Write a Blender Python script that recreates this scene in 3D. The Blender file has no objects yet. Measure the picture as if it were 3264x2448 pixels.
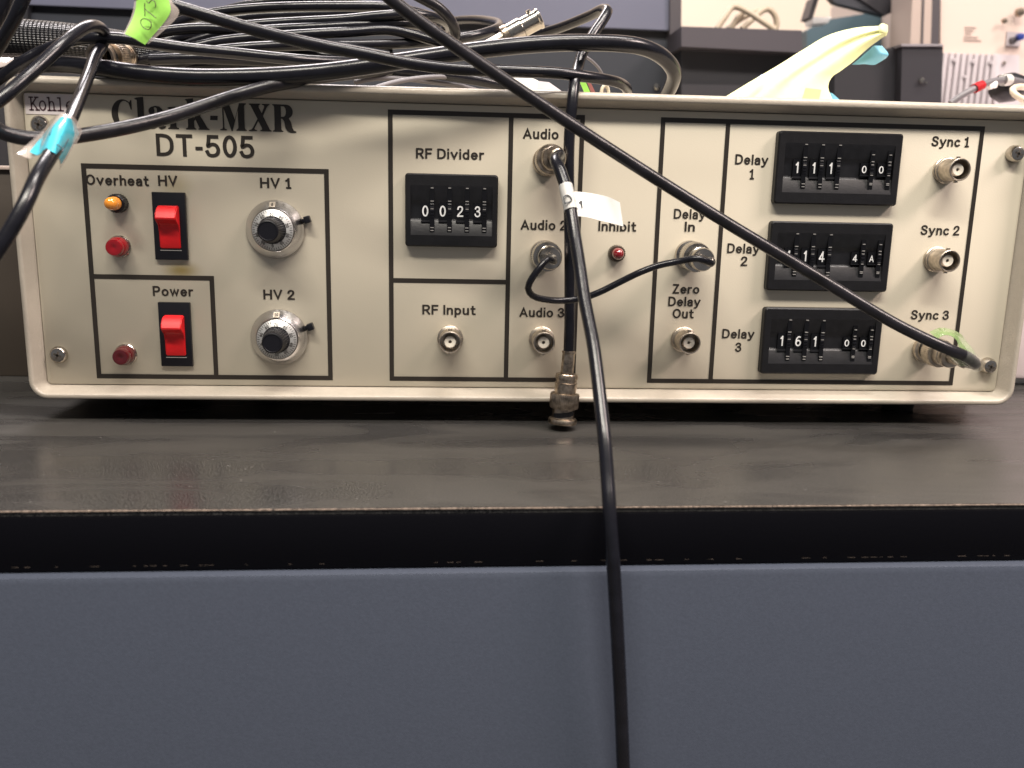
import bpy, bmesh, math, random
from math import radians as R, sin, cos, pi
from mathutils import Vector, Matrix, Euler, noise
random.seed(7)
sc = bpy.context.scene
COL = sc.collection

# ------------------------------------------------------------------ camera
FPX = 2850.0                                   # focal length in photo pixels (3264 wide)
cam_d = bpy.data.cameras.new('camera'); cam = bpy.data.objects.new('camera', cam_d); COL.objects.link(cam)
cam.location = (0.17394, -0.38933, 0.08390)
cam.rotation_euler = (R(78.0904), R(-1.2465), R(-3.6695))
cam_d.sensor_width = 36.0; cam_d.lens = 36.0 * FPX / 3264.0
cam_d.clip_start = 0.01; cam_d.clip_end = 50
cam_d.dof.use_dof = True; cam_d.dof.focus_distance = 0.385; cam_d.dof.aperture_fstop = 12.0
sc.camera = cam
sc.render.resolution_x = 1024; sc.render.resolution_y = 768

# ------------------------------------------------------------------ world and lamps
w = bpy.data.worlds.new('World'); sc.world = w; w.use_nodes = True
w.node_tree.nodes['Background'].inputs[0].default_value = (0.92, 0.93, 1.0, 1)
w.node_tree.nodes['Background'].inputs[1].default_value = 0.18
sc.view_settings.view_transform = 'Standard'; sc.view_settings.look = 'None'
sc.view_settings.exposure = 0.0; sc.view_settings.gamma = 1.0

def lamp(name, loc, target, sx, sy, watts, colr):
    d = bpy.data.lights.new(name, 'AREA'); d.shape = 'RECTANGLE'; d.size = sx; d.size_y = sy
    d.energy = watts; d.color = colr
    o = bpy.data.objects.new(name, d); COL.objects.link(o); o.location = loc
    o.rotation_euler = (Vector(target) - Vector(loc)).to_track_quat('-Z', 'Y').to_euler()
    return o
lamp('ceiling_or_fill_light', (0.02, -1.05, 1.62), (0.19, 0, 0.06), 1.6, 0.16, 54, (1.0, 0.93, 0.82))
lamp('ceiling_or_fill_light', (1.45, -0.62, 1.25), (0.30, 0, 0.06), 0.50, 0.36, 24, (1.0, 0.83, 0.76))
lamp('ceiling_or_fill_light', (-0.20, 1.00, 1.60), (0.40, 0.30, 0.00), 1.0, 0.35, 32, (1.0, 0.92, 0.92))
lamp('ceiling_or_fill_light', (0.80, -0.30, 2.10), (0.70, 0.90, 0.10), 1.2, 0.30, 48, (1.0, 0.92, 0.86))  # fill lamp added to brighten the background
sc.cycles.max_bounces = 8
sc.cycles.use_denoising = True

# ------------------------------------------------------------------ unprojection helper
CM = Euler(cam.rotation_euler, 'XYZ').to_matrix(); CC = Vector(cam.location)
def ray(u, v): return CM @ Vector(((u - 1632) / FPX, -(v - 1224) / FPX, -1.0))
def at(u, v, ymm=0.0):
    d = ray(u, v); return CC + d * ((ymm / 1000 - CC.y) / d.y)
def atz(u, v, z):
    d = ray(u, v); return CC + d * ((z - CC.z) / d.z)

# ------------------------------------------------------------------ materials
def mat(name, colr, rough=0.5, metal=0.0, bump=None, var=None, coat=0, spec=0.5, trans=0, alpha=1, emit=None):
    """bump=(scale, strength, distance_m); var=(scale, amount) multiplies colour by noise"""
    m = bpy.data.materials.new(name); m.use_nodes = True; nt = m.node_tree; b = nt.nodes['Principled BSDF']
    b.inputs['Base Color'].default_value = (*colr, 1); b.inputs['Roughness'].default_value = rough
    b.inputs['Metallic'].default_value = metal; b.inputs['Coat Weight'].default_value = coat
    b.inputs['Coat Roughness'].default_value = 0.08
    b.inputs['Specular IOR Level'].default_value = spec
    b.inputs['Transmission Weight'].default_value = trans; b.inputs['Alpha'].default_value = alpha
    tc = nt.nodes.new('ShaderNodeTexCoord')
    if bump:
        n = nt.nodes.new('ShaderNodeTexNoise'); n.inputs['Scale'].default_value = bump[0]; n.inputs['Detail'].default_value = 3
        nt.links.new(tc.outputs['Object'], n.inputs['Vector'])
        bp = nt.nodes.new('ShaderNodeBump'); bp.inputs['Strength'].default_value = bump[1]; bp.inputs['Distance'].default_value = bump[2]
        nt.links.new(n.outputs['Fac'], bp.inputs['Height']); nt.links.new(bp.outputs['Normal'], b.inputs['Normal'])
    if var:
        n = nt.nodes.new('ShaderNodeTexNoise'); n.inputs['Scale'].default_value = var[0]; n.inputs['Detail'].default_value = 4
        nt.links.new(tc.outputs['Object'], n.inputs['Vector'])
        mr = nt.nodes.new('ShaderNodeMapRange'); mr.inputs['From Min'].default_value = .3; mr.inputs['From Max'].default_value = .7
        mr.inputs['To Min'].default_value = 1 - var[1]; mr.inputs['To Max'].default_value = 1 + var[1]
        nt.links.new(n.outputs['Fac'], mr.inputs['Value'])
        mx = nt.nodes.new('ShaderNodeVectorMath'); mx.operation = 'SCALE'; mx.inputs[0].default_value = colr
        nt.links.new(mr.outputs[0], mx.inputs['Scale']); nt.links.new(mx.outputs[0], b.inputs['Base Color'])
    return m
M = {}
M['paint'] = mat('beige_textured_paint', (0.50, 0.45, 0.355), 0.42, bump=(900, 0.35, 0.0004), var=(60, .03))
M['rim'] = mat('beige_rim_paint', (0.41, 0.365, 0.305), 0.29, bump=(1300, 0.45, 0.0003), var=(200, .04))
M['print'] = mat('black_print', (0.022, 0.017, 0.013), 0.45)
M['black'] = mat('black_plastic', (0.007, 0.007, 0.010), 0.34, bump=(1500, .15, .0002), spec=.35)
M['switchblack'] = mat('switch_black', (0.006, 0.006, 0.009), 0.30)
M['housing'] = mat('thumbwheel_housing', (0.0065, 0.0065, 0.008), 0.46, bump=(1800, .3, .0002), var=(400, .2), spec=.32)
M['housing_mid'] = mat('thumbwheel_recess', (0.010, 0.010, 0.012), 0.36, bump=(900, .2, .0002), var=(300, .3), spec=.5)
M['deep'] = mat('slot_black', (0.003, 0.003, 0.004), 0.25)
M['red'] = mat('red_rocker', (0.66, 0.010, 0.014), 0.42, bump=(900, .2, .0002), var=(120, .10))
M['cable'] = mat('black_cable_jacket', (0.0065, 0.0065, 0.010), 0.25, bump=(450, .16, .0003), var=(150, .3), spec=.42)
M['cable_worn'] = mat('dusty_black_cable', (0.011, 0.010, 0.013), 0.30, bump=(700, .25, .0003), var=(120, .55), spec=.42)
M['chrome'] = mat('nickel_plating', (0.50, 0.46, 0.41), 0.20, 1.0, bump=(700, .06, .0002), var=(300, .12))
M['nickel'] = mat('dull_nickel', (0.50, 0.44, 0.37), 0.38, 1.0, bump=(900, .15, .0002), var=(350, .30))
M['tarnish'] = mat('tarnished_nickel', (0.40, 0.33, 0.26), 0.30, 1.0, bump=(900, .3, .0003), var=(420, .55))
M['alu'] = mat('brushed_aluminium', (0.62, 0.61, 0.62), 0.22, 1.0, var=(200, .05))
_a = M['alu']; _a.node_tree.nodes['Principled BSDF'].inputs['Anisotropic'].default_value = .45
_t = _a.node_tree.nodes.new('ShaderNodeTangent'); _t.direction_type = 'RADIAL'; _t.axis = 'Y'
_a.node_tree.links.new(_t.outputs[0], _a.node_tree.nodes['Principled BSDF'].inputs['Tangent'])
M['aluface'] = mat('satin_dial_face', (0.55, 0.55, 0.54), 0.38, 0.6)
M['teflon'] = mat('white_insulator', (0.78, 0.72, 0.62), 0.4)
M['amber'] = mat('amber_lens', (0.85, 0.30, 0.03), 0.12, coat=1)
M['redlens'] = mat('red_lens', (0.25, 0.004, 0.009), 0.14, coat=.6)
M['darkred'] = mat('dark_red_lens', (0.085, 0.004, 0.007), 0.10, coat=1)
M['midred'] = mat('deep_red_lens', (0.17, 0.004, 0.008), 0.10, coat=1)
M['white'] = mat('white_digit', (0.80, 0.80, 0.80), 0.5)
M['glint'] = mat('painted_glint', (0.55, 0.53, 0.50), 0.3, 0.6)
M['sticker'] = mat('white_sticker', (0.66, 0.60, 0.60), 0.35)
M['flag'] = mat('white_label_stock', (0.86, 0.85, 0.82), 0.4)
M['ink'] = mat('pen_ink', (0.02, 0.03, 0.04), 0.5)
M['brownink'] = mat('sticker_ink', (0.06, 0.02, 0.03), 0.5)
M['blue'] = mat('blue_paper', (0.07, 0.58, 0.74), 0.35, coat=.5, var=(300, .10))
M['green'] = mat('green_paper', (0.38, 0.80, 0.13), 0.4, coat=.5, var=(200, .06))
M['greentape'] = mat('pale_green_tape', (0.24, 0.36, 0.13), 0.15, alpha=.62, coat=1, bump=(500, .5, .0006))
M['tape'] = mat('clear_tape', (0.75, 0.66, 0.60), 0.12, alpha=.33, coat=1)
M['thintape'] = mat('thin_clear_tape', (0.5, 0.52, 0.45), 0.10, alpha=.14, coat=1)
M['darknut'] = mat('blackened_nut', (0.085, 0.068, 0.052), 0.4, .7)
M['wornlow'] = mat('faint_edge_wear', (0.07, 0.055, 0.045), 0.5, var=(700, .7))
M['yellow'] = mat('yellow_paper', (0.76, 0.775, 0.41), 0.6, var=(60, .05), bump=(45, .5, .003))
M['yellow2'] = mat('yellow_tape_patch', (0.62, 0.64, 0.33), 0.5)
M['skyblue'] = mat('light_blue_paper', (0.20, 0.52, 0.72), 0.5)
M['paleblue'] = mat('pale_blue_stripe', (0.45, 0.58, 0.80), 0.5)
M['drawer'] = mat('blue_grey_powder_coat', (0.054, 0.063, 0.087), 0.33, bump=(1500, .30, .0002), var=(900, .06), spec=.5)
M['edge'] = mat('black_edge_band', (0.0025, 0.0025, 0.004), 0.5, bump=(900, .2, .0002), spec=.08)
M['worn'] = mat('worn_edge_line', (0.20, 0.155, 0.125), 0.5, var=(700, .7))
M['rubber'] = mat('black_rubber', (0.01, 0.01, 0.01), 0.7)
M['floor'] = mat('dark_floor_tile', (0.10, 0.095, 0.09), 0.5, var=(2, .1))
M['wall'] = mat('cream_wall', (0.80, 0.66, 0.54), 0.8, var=(3, .03))
M['slate'] = mat('dark_slate_metal', (0.020, 0.023, 0.032), 0.5)
M['greyblue'] = mat('grey_blue_metal', (0.105, 0.110, 0.160), 0.5, var=(8, .05))
M['postgrey'] = mat('brown_grey_post', (0.055, 0.048, 0.055), 0.5)
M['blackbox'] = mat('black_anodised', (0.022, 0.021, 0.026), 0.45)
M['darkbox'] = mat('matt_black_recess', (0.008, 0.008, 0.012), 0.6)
M['boxgrey'] = mat('dark_grey_box', (0.052, 0.046, 0.056), 0.5)
M['teal'] = mat('teal_grey_plastic', (0.045, 0.085, 0.110), 0.5, var=(6, .1))
M['beigepost'] = mat('beige_extrusion', (0.42, 0.34, 0.30), 0.4)
M['rack'] = mat('rack_panel_beige', (0.62, 0.50, 0.44), 0.5)
M['rib'] = mat('ribbed_grey_panel', (0.42, 0.38, 0.40), 0.5)
M['brown'] = mat('brown_box_side', (0.045, 0.034, 0.025), 0.6, var=(20, .1))
M['whitecable'] = mat('ivory_cable', (0.62, 0.55, 0.42), 0.4)
M['beigecable'] = mat('beige_lead', (0.36, 0.29, 0.21), 0.45)
M['greycable'] = mat('grey_cable', (0.14, 0.13, 0.14), 0.4)
M['redband'] = mat('red_band', (0.70, 0.03, 0.04), 0.4)
M['bluebtn'] = mat('blue_button', (0.02, 0.04, 0.22), 0.3)
M['fadedprint'] = mat('faded_print', (0.40, 0.31, 0.28), 0.5)

# panel paint gets the yellowish heat stains the panel itself has
def make_panel_mat():
    m = mat('beige_panel_paint', (0.53, 0.485, 0.385), 0.40, bump=(1600, .18, .0002))
    nt = m.node_tree; b = nt.nodes['Principled BSDF']; L = nt.links
    tc = nt.nodes.new('ShaderNodeTexCoord')
    def blob(x, z, rx, rz):
        mp = nt.nodes.new('ShaderNodeMapping'); mp.vector_type = 'POINT'
        mp.inputs['Location'].default_value = (-x / rx, 0, -z / rz); mp.inputs['Scale'].default_value = (1 / rx, 0, 1 / rz)
        L.new(tc.outputs['Object'], mp.inputs['Vector'])
        ln = nt.nodes.new('ShaderNodeVectorMath'); ln.operation = 'LENGTH'; L.new(mp.outputs[0], ln.inputs[0])
        mr = nt.nodes.new('ShaderNodeMapRange'); mr.interpolation_type = 'SMOOTHSTEP'
        mr.inputs['From Min'].default_value = 0; mr.inputs['From Max'].default_value = 1
        mr.inputs['To Min'].default_value = 1; mr.inputs['To Max'].default_value = 0
        L.new(ln.outputs['Value'], mr.inputs['Value']); return mr.outputs[0]
    p1 = at(577, 862); p2 = at(560, 592)
    n = nt.nodes.new('ShaderNodeTexNoise'); n.inputs['Scale'].default_value = 9; n.inputs['Detail'].default_value = 5
    L.new(tc.outputs['Object'], n.inputs['Vector'])
    mixn = nt.nodes.new('ShaderNodeMix'); mixn.data_type = 'RGBA'
    mixn.inputs['A'].default_value = (0.535, 0.485, 0.388, 1); mixn.inputs['B'].default_value = (0.580, 0.528, 0.427, 1)
    L.new(n.outputs['Fac'], mixn.inputs['Factor'])
    cur = mixn.outputs['Result']
    for (pp, rx, rz, a) in ((p1, .011, .0055, .95), (p2, .010, .007, .45)):
        ml = nt.nodes.new('ShaderNodeMath'); ml.operation = 'MULTIPLY'; ml.inputs[1].default_value = a
        L.new(blob(pp.x, pp.z, rx, rz), ml.inputs[0])
        mx = nt.nodes.new('ShaderNodeMix'); mx.data_type = 'RGBA'; mx.inputs['B'].default_value = (0.29, 0.22, 0.075, 1)
        L.new(ml.outputs[0], mx.inputs['Factor']); L.new(cur, mx.inputs['A']); cur = mx.outputs['Result']
    L.new(cur, b.inputs['Base Color'])
    return m
M['panel'] = make_panel_mat()

# speckled, smeared black laminate
def make_table_mat():
    m = mat('speckled_black_laminate', (0.02, 0.02, 0.022), 0.30)
    nt = m.node_tree; b = nt.nodes['Principled BSDF']; L = nt.links
    tc = nt.nodes.new('ShaderNodeTexCoord')
    n = nt.nodes.new('ShaderNodeTexNoise'); n.inputs['Scale'].default_value = 2400; n.inputs['Detail'].default_value = 2
    L.new(tc.outputs['Object'], n.inputs['Vector'])
    cr = nt.nodes.new('ShaderNodeValToRGB'); e = cr.color_ramp.elements
    e[0].position = .42; e[0].color = (0.005, 0.005, 0.006, 1); e[1].position = .74; e[1].color = (0.12, 0.115, 0.11, 1)
    L.new(n.outputs['Fac'], cr.inputs['Fac'])
    # dusty smears: stretched noise
    mp = nt.nodes.new('ShaderNodeMapping'); mp.inputs['Scale'].default_value = (6, 22, 6); mp.inputs['Rotation'].default_value = (0, 0, R(-24))
    L.new(tc.outputs['Object'], mp.inputs['Vector'])
    n2 = nt.nodes.new('ShaderNodeTexNoise'); n2.inputs['Scale'].default_value = 1.6; n2.inputs['Detail'].default_value = 5; n2.inputs['Distortion'].default_value = 0.8
    L.new(mp.outputs[0], n2.inputs['Vector'])
    mr = nt.nodes.new('ShaderNodeMapRange'); mr.inputs['From Min'].default_value = .45; mr.inputs['From Max'].default_value = .60
    mr.inputs['To Min'].default_value = 0.0; mr.inputs['To Max'].default_value = .48
    L.new(n2.outputs['Fac'], mr.inputs['Value'])
    mx = nt.nodes.new('ShaderNodeMix'); mx.data_type = 'RGBA'; mx.inputs['B'].default_value = (0.066, 0.062, 0.056, 1)
    L.new(mr.outputs[0], mx.inputs['Factor']); L.new(cr.outputs[0], mx.inputs['A']); L.new(mx.outputs['Result'], b.inputs['Base Color'])
    mr2 = nt.nodes.new('ShaderNodeMapRange'); mr2.inputs['From Min'].default_value = .35; mr2.inputs['From Max'].default_value = .65; mr2.inputs['To Min'].default_value = 0.17; mr2.inputs['To Max'].default_value = 0.42
    L.new(n2.outputs['Fac'], mr2.inputs['Value']); L.new(mr2.outputs[0], b.inputs['Roughness'])
    bp = nt.nodes.new('ShaderNodeBump'); bp.inputs['Strength'].default_value = .30; bp.inputs['Distance'].default_value = .00006
    L.new(n.outputs['Fac'], bp.inputs['Height']); L.new(bp.outputs[0], b.inputs['Normal'])
    return m
M['table'] = make_table_mat()
M['table'].node_tree.nodes['Principled BSDF'].inputs['Specular IOR Level'].default_value = .32

# woven sleeve: diagonal bright strands over black
def make_braid_mat():
    m = mat('braided_sleeve', (0.02, 0.02, 0.02), 0.3)
    nt = m.node_tree; b = nt.nodes['Principled BSDF']; L = nt.links
    uv = nt.nodes.new('ShaderNodeUVMap')
    outs = []
    for s in (1, -1):
        sp = nt.nodes.new('ShaderNodeVectorMath'); sp.operation = 'DOT_PRODUCT'; sp.inputs[1].default_value = (1.0, s * 2.0, 0)
        L.new(uv.outputs[0], sp.inputs[0])
        si = nt.nodes.new('ShaderNodeMath'); si.operation = 'SINE'
        mu = nt.nodes.new('ShaderNodeMath'); mu.operation = 'MULTIPLY'; mu.inputs[1].default_value = 2 * pi
        L.new(sp.outputs['Value'], mu.inputs[0]); L.new(mu.outputs[0], si.inputs[0]); outs.append(si.outputs[0])
    mm = nt.nodes.new('ShaderNodeMath'); mm.operation = 'MULTIPLY'; L.new(outs[0], mm.inputs[0]); L.new(outs[1], mm.inputs[1])
    cr = nt.nodes.new('ShaderNodeValToRGB'); cr.color_ramp.elements[0].position = .45; cr.color_ramp.elements[0].color = (.006, .006, .008, 1)
    cr.color_ramp.elements[1].position = .85; cr.color_ramp.elements[1].color = (.026, .024, .027, 1)
    mr = nt.nodes.new('ShaderNodeMapRange'); mr.inputs['From Min'].default_value = -1; L.new(mm.outputs[0], mr.inputs['Value'])
    L.new(mr.outputs[0], cr.inputs['Fac']); L.new(cr.outputs[0], b.inputs['Base Color'])
    bp = nt.nodes.new('ShaderNodeBump'); bp.inputs['Strength'].default_value = 1; bp.inputs['Distance'].default_value = .0006
    L.new(mr.outputs[0], bp.inputs['Height']); L.new(bp.outputs[0], b.inputs['Normal'])
    return m
M['braid'] = make_braid_mat()

# ------------------------------------------------------------------ mesh helpers
def link(name, me, parent=None, m=None, loc=None):
    o = bpy.data.objects.new(name, me); COL.objects.link(o)
    if parent is not None: o.parent = parent
    if m is not None and len(me.materials) == 0: me.materials.append(m)
    if loc is not None: o.location = loc
    return o
def tag(o, label=None, cat=None, group=None, kind=None):
    if label: o['label'] = label
    if cat: o['category'] = cat
    if group: o['group'] = group
    if kind: o['kind'] = kind
    return o
def thing(name, label, cat, loc=(0, 0, 0), group=None):
    o = bpy.data.objects.new(name, None); COL.objects.link(o); o.location = loc; o.empty_display_size = .01
    return tag(o, label, cat, group)
def bm_mesh(bm, name='mesh', smooth=None):
    bmesh.ops.recalc_face_normals(bm, faces=bm.faces)
    me = bpy.data.meshes.new(name); bm.to_mesh(me); bm.free()
    if smooth is not None:
        me.shade_smooth()
        me.set_sharp_from_angle(angle=R(smooth))
    return me
def add_box(bm, x0, x1, y0, y1, z0, z1, bev=0):
    vs = [bm.verts.new((x, y, z)) for x in (x0, x1) for y in (y0, y1) for z in (z0, z1)]
    fs = []
    for idx in ((0, 1, 3, 2), (4, 6, 7, 5), (0, 4, 5, 1), (2, 3, 7, 6), (0, 2, 6, 4), (1, 5, 7, 3)):
        fs.append(bm.faces.new([vs[i] for i in idx]))
    if bev:
        bmesh.ops.bevel(bm, geom=list({e for f in fs for e in f.edges}), offset=bev, segments=2, affect='EDGES', profile=.5)
def box(name, x0, x1, y0, y1, z0, z1, m, parent=None, bev=0, org=(0, 0, 0)):
    bm = bmesh.new(); ox, oy, oz = org
    add_box(bm, x0 - ox, x1 - ox, y0 - oy, y1 - oy, z0 - oz, z1 - oz, bev)
    return link(name, bm_mesh(bm, name, 35 if bev else None), parent, m, org)
def lathe_bm(bm, prof, n=40, knurl=None, mtx=None, xs=1.0):
    """prof: list of (r, h) in metres along +Z; knurl = (i0, i1, count, depth)"""
    rings = []
    N = n
    for i, (r, h) in enumerate(prof):
        if r < 1e-7:
            rings.append([bm.verts.new((0, 0, h))]); continue
        ring = []
        for k in range(N):
            a = 2 * pi * k / N; rr = r
            if knurl and knurl[0] <= i <= knurl[1]: rr = r - (knurl[2] if k % 2 else 0)
            ring.append(bm.verts.new((rr * cos(a) * xs, rr * sin(a), h)))
        rings.append(ring)
    for a, b in zip(rings, rings[1:]):
        if len(a) == 1 and len(b) == 1: continue
        for k in range(N):
            k2 = (k + 1) % N
            if len(a) == 1: bm.faces.new((a[0], b[k], b[k2]))
            elif len(b) == 1: bm.faces.new((a[k], a[k2], b[0]))
            else: bm.faces.new((a[k], a[k2], b[k2], b[k]))
    if mtx is not None:
        vs = [v for r in rings for v in r]
        bmesh.ops.transform(bm, matrix=mtx, verts=vs)
OUT = Matrix.Rotation(R(90), 4, 'X')           # local +Z -> world -Y (out of the panel), local +Y -> world +Z
def lathe(name, prof, m, parent, loc, n=40, knurl=None, mtx=OUT, smooth=35):
    bm = bmesh.new(); lathe_bm(bm, [(r / 1000, h / 1000) for r, h in prof], n, (knurl[0], knurl[1], knurl[2] / 1000) if knurl else None, mtx)
    return link(name, bm_mesh(bm, name, smooth), parent, m, loc)
def catmull(P, step=0.0025):
    out = []; P = [Vector(p) for p in P]
    Q = [P[0] * 2 - P[1]] + P + [P[-1] * 2 - P[-2]]
    for i in range(1, len(Q) - 2):
        p0, p1, p2, p3 = Q[i - 1:i + 3]
        # centripetal parameterisation keeps tight bends free of loops
        t0 = 0; t1 = t0 + max((p1 - p0).length, 1e-6) ** .5; t2 = t1 + max((p2 - p1).length, 1e-6) ** .5; t3 = t2 + max((p3 - p2).length, 1e-6) ** .5
        n = max(2, int((p2 - p1).length / step))
        for k in range(n):
            t = t1 + (t2 - t1) * k / n
            A1 = p0 * ((t1 - t) / (t1 - t0)) + p1 * ((t - t0) / (t1 - t0)); A2 = p1 * ((t2 - t) / (t2 - t1)) + p2 * ((t - t1) / (t2 - t1))
            A3 = p2 * ((t3 - t) / (t3 - t2)) + p3 * ((t - t2) / (t3 - t2))
            B1 = A1 * ((t2 - t) / (t2 - t0)) + A2 * ((t - t0) / (t2 - t0)); B2 = A2 * ((t3 - t) / (t3 - t1)) + A3 * ((t - t1) / (t3 - t1))
            out.append(B1 * ((t2 - t) / (t2 - t1)) + B2 * ((t - t1) / (t2 - t1)))
    out.append(P[-1]); return out
def tube_bm(bm, pts, r, n=16, uv=False, cap=True):
    pts = [Vector(p) for p in pts]
    T = [(pts[min(i + 1, len(pts) - 1)] - pts[max(i - 1, 0)]).normalized() for i in range(len(pts))]
    up = Vector((0, 0, 1)) if abs(T[0].z) < .9 else Vector((1, 0, 0))
    nrm = T[0].cross(up).normalized(); rings = []; L = 0; Ls = []
    lay = bm.loops.layers.uv.new('UVMap') if uv else None
    for i, p in enumerate(pts):
        if i: L += (p - pts[i - 1]).length
        Ls.append(L)
        nrm = (nrm - T[i] * nrm.dot(T[i])).normalized(); b = T[i].cross(nrm)
        rr = r(i / (len(pts) - 1)) if callable(r) else r
        rings.append([bm.verts.new(p + (nrm * cos(2 * pi * k / n) + b * sin(2 * pi * k / n)) * rr) for k in range(n)])
    for i in range(len(rings) - 1):
        a, c = rings[i], rings[i + 1]
        for k in range(n):
            k2 = (k + 1) % n; f = bm.faces.new((a[k], a[k2], c[k2], c[k]))
            if uv:
                s = uv
                for lp, (ll, kk) in zip(f.loops, ((Ls[i], k), (Ls[i], k + 1), (Ls[i + 1], k + 1), (Ls[i + 1], k))):
                    lp[lay].uv = (ll * s, kk / n * 12)
    if cap:
        bm.faces.new(rings[0][::-1]); bm.faces.new(rings[-1])
def tube(name, pts, r, m, parent=None, n=16, uv=False, step=.0025, org=None):
    P = catmull(pts, step); org = Vector(org) if org is not None else Vector((0, 0, 0))
    bm = bmesh.new(); tube_bm(bm, [p - org for p in P], r, n, uv)
    return link(name, bm_mesh(bm, name, 50), parent, m, org)
def rrect(x0, x1, z0, z1, r, n=7):
    pts = []
    for cx, cz, a0 in ((x1 - r, z1 - r, 0), (x0 + r, z1 - r, 90), (x0 + r, z0 + r, 180), (x1 - r, z0 + r, 270)):
        for k in range(n + 1):
            a = R(a0 + 90 * k / n); pts.append((cx + r * cos(a), cz + r * sin(a)))
    return pts
def loft_xz(bm, loops, close_first=False, close_last=False):
    """loops: list of (pts_xz, y)"""
    R_ = [[bm.verts.new((x, y, z)) for x, z in p] for p, y in loops]
    for a, b in zip(R_, R_[1:]):
        n = len(a)
        for k in range(n): bm.faces.new((a[k], a[(k + 1) % n], b[(k + 1) % n], b[k]))
    if close_first: bm.faces.new(R_[0])
    if close_last: bm.faces.new(R_[-1][::-1])
def grid_sheet(name, rows, m, parent=None, thick=.00015, sub=1):
    """rows: rows of 3-D points -> thin sheet with real thickness"""
    rows = [catmull_n(r, 6) for r in rows]
    cols = list(zip(*rows)); cols = [catmull_n(c, 6) for c in cols]; rows = list(zip(*cols))
    bm = bmesh.new(); V = [[bm.verts.new(p) for p in r] for r in rows]
    for i in range(len(V) - 1):
        for j in range(len(V[0]) - 1): bm.faces.new((V[i][j], V[i][j + 1], V[i + 1][j + 1], V[i + 1][j]))
    bmesh.ops.recalc_face_normals(bm, faces=bm.faces)
    bmesh.ops.solidify(bm, geom=list(bm.faces), thickness=thick)
    return link(name, bm_mesh(bm, name, 50), parent, m)
def catmull_n(P, n):
    P = [Vector(p) for p in P]
    if len(P) < 3: return [P[0].lerp(P[-1], k / n) for k in range(n + 1)]
    out = []; Q = [P[0] * 2 - P[1]] + P + [P[-1] * 2 - P[-2]]
    for i in range(1, len(Q) - 2):
        p0, p1, p2, p3 = Q[i - 1:i + 3]
        for k in range(n):
            t = k / n
            out.append(.5 * ((2 * p1) + (p2 - p0) * t + (2 * p0 - 5 * p1 + 4 * p2 - p3) * t * t + (3 * p1 - p0 - 3 * p2 + p3) * t ** 3))
    out.append(P[-1]); return out

# ------------------------------------------------------------------ text
def put_text(me, x0, x1, cap, z0, y, name, parent, m, align_base=0.0):
    """scale mesh in x to fill x0..x1, cap height to cap (text plane = XZ facing -Y)"""
    xs = [v.co.x for v in me.vertices]; a, b = min(xs), max(xs); sx = (x1 - x0) / (b - a); sz = cap
    cx = (x0 + x1) / 2
    for v in me.vertices:
        v.co = ((v.co.x - a) * sx + x0 - cx, -v.co.z * .004, v.co.y * sz)
    return link(name, me, parent, m, (cx, y, z0))
def label_px(s, uL, vL, uR, parent, cap=4.25, bold=.022, name='lettering', m=None, space=1.0):
    a = at(uL, vL); b = at(uR, vL)
    return put_text(font_mesh(s), a.x, b.x, cap / 1000, a.z, -0.00018, name, parent, m or M['print'])

# serif glyphs, cap height 1
def arc(cx, cy, rx, ry, a0, a1, n=14): return [(cx + rx * cos(R(a0 + (a1 - a0) * k / n)), cy + ry * sin(R(a0 + (a1 - a0) * k / n))) for k in range(n + 1)]
def stem(x0, x1, y1, sw=.10, y0=0, top=True, t=.035, left=True, right=True):
    # bracketed serif stem
    c = []; l = sw if left else 0; r = sw if right else 0
    c += [(x0 - l, y0), (x1 + r, y0), (x1 + r, y0 + t), (x1 + r * .35, y0 + t + .03), (x1, y0 + .12)]
    if top: c += [(x1, y1 - .12), (x1 + r * .35, y1 - t - .03), (x1 + r, y1 - t), (x1 + r, y1), (x0 - l, y1), (x0 - l, y1 - t), (x0 - l * .35, y1 - t - .03), (x0, y1 - .12)]
    else: c += [(x1, y1), (x0, y1 - .03), (x0 - .09, y1 - .06), (x0 - .09, y1 - .09), (x0, y1 - .12)]
    c += [(x0, y0 + .12), (x0 - l * .35, y0 + t + .03), (x0 - l, y0 + t)]
    return c
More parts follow.
